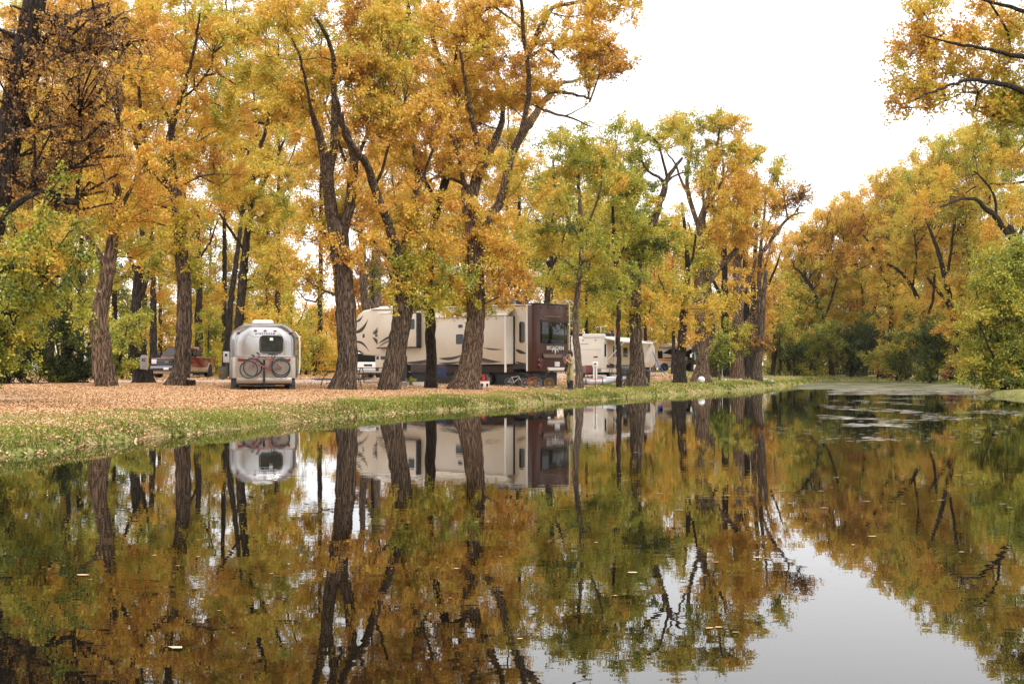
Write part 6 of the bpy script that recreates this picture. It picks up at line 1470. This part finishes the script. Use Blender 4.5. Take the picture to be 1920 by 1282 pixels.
def person():
    o = at(1069, 42.0)
    t = empty('person', o, R(-62), 'person in khaki with tall black boots raising both hands beside the brown trailer end', 'person')
    # local: faces -y; x to the person's left.  The person looks across the picture
    V = [(0, 0, .93), (0, .01, 1.12), (0, .015, 1.30), (0, .01, 1.43), (0, -.01, 1.52), (0, -.02, 1.60), (0, -.025, 1.68)]
    Rr = [(.150, .115), (.135, .10), (.155, .11), (.10, .08), (.055, .058), (.078, .09), (.07, .085)]
    E = [(i, i + 1) for i in range(6)]
    def add(p, r, par): V.append(p); Rr.append(r); E.append((par, len(V) - 1)); return len(V) - 1
    for sx in (-1, 1):
        a = add((sx * .10, 0, .86), .095, 0); b = add((sx * .11, -.02, .50), .066, a); c = add((sx * .12, .0, .12), .045, b); add((sx * .12, -.03, .06), .045, c)
        s1 = add((sx * .17, .01, 1.39), .062, 3); s2 = add((sx * .24, -.06, 1.17), .045, s1)
        s3 = add((sx * .10, -.27, 1.36), .033, s2); s4 = add((sx * .085, -.285, 1.42), .026, s3)
        pm = add((sx * .075, -.27, 1.47), .028, s4)
        for k, (dx, L) in enumerate(((.035, .06), (.018, .072), (0, .076), (-.018, .068))):
            f1 = add((sx * (.075 + dx * .8), -.262, 1.50), .010, pm); f2 = add((sx * (.07 + dx), -.235, 1.50 + L * .6), .009, f1); add((sx * (.055 + dx), -.205, 1.50 + L * .75), .008, f2)
        th = add((sx * .045, -.25, 1.46), .011, pm); add((sx * .035, -.22, 1.475), .009, th)
    body = skin_mesh('body', 'skin', t, V, E, Rr)
    # face
    f = MB().ball((-.032, -.112, 1.64), .011, n=8).ball((.032, -.112, 1.64), .011, n=8); f.build('eyes', 'blackgloss', body)
    MB().loft([[(-.012, -.11, 1.645), (.012, -.11, 1.645), (0, -.115, 1.65)], [(-.016, -.118, 1.60), (.016, -.118, 1.60), (0, -.142, 1.605)]]).build('nose', 'skin', body)
    MB().box(-.026, .026, -.116, -.105, 1.565, 1.573).build('mouth', 'maroon', body)
    hv = MB().ball((0, .012, 1.675), .098, .112, .10, n=16).ball((0, .075, 1.60), .075, .06, .13, n=12); hv.build('hair', 'hairm', t)
    MB().loft([[(.108 * math.cos(a), -.01 + .122 * math.sin(a), z) for a in [R(q) for q in range(0, 360, 20)]] for z in (1.69,)] + [[(.10 * k * math.cos(a), -.01 + .11 * k * math.sin(a), z) for a in [R(q) for q in range(0, 360, 20)]] for k, z in ((1.0, 1.74), (.75, 1.785), (.3, 1.80))]).prism([(-.08, -.10), (.08, -.10), (.06, -.20), (-.06, -.20)], 'z', 1.685, 1.70).build('cap', 'hairm', t)
    skin_mesh('waders', 'khaki', t, [(0, 0, .93), (0, .01, 1.1), (0, .01, 1.27), (.10, 0, .85), (.112, -.02, .5), (.12, 0, .22), (-.10, 0, .85), (-.112, -.02, .5), (-.12, 0, .22)],
              [(0, 1), (1, 2), (0, 3), (3, 4), (4, 5), (0, 6), (6, 7), (7, 8)], [(.175, .14), (.16, .125), (.175, .13), .118, .092, .075, .118, .092, .075])
    skin_mesh('jacket', 'khaki', t, [(0, .01, 1.25), (0, .012, 1.40), (.17, .01, 1.39), (.24, -.06, 1.17), (.15, -.2, 1.29), (-.17, .01, 1.39), (-.24, -.06, 1.17), (-.15, -.2, 1.29)],
              [(0, 1), (1, 2), (2, 3), (3, 4), (1, 5), (5, 6), (6, 7)], [(.178, .132), (.12, .10), .08, .062, .05, .08, .062, .05])
    for sx in (-1, 1):
        b = MB().loft([[(sx * .12 + rx * math.cos(a), y + ry * math.sin(a), z) for a in [R(q) for q in range(0, 360, 24)]] for z, rx, ry, y in ((.46, .088, .095, -.01), (.30, .080, .088, 0), (.14, .064, .075, .005), (.085, .060, .095, -.02), (.05, .06, .15, -.06), (0, .062, .155, -.065))])
        b.build('boot', 'boot', t)
    # dark sling hanging at the hip as an open loop, and the small camera held to the eyes
    MB().ring((.02, .0, 0), 'y', .001, .001, 4, 3).bm.free()
    L = [(.06 + .17 * math.sin(a) * (1 - .25 * math.cos(a)), -.17 - .02 * math.sin(2 * a), 1.0 + .30 * math.cos(a)) for a in [2 * math.pi * k / 26 for k in range(26)]]
    sl_ = MB().tube(L, .017, 7, closed=True).build('shoulder_strap', 'boot', t)
    c = MB().box(-.07, .07, -.27, -.20, 1.50, 1.575).cyl((0, -.34, 1.535), (0, -.26, 1.535), .034, 12).build('camera', 'blackgloss', None, bevel=.006)
    c.matrix_world = Matrix.Translation(o) @ Matrix.Rotation(R(-62), 4, 'Z') @ Matrix.Translation((0, -.02, .04))
    c.name = 'hand_camera'; tag(c, 'black camera held up to the face of the person', 'camera')
person()
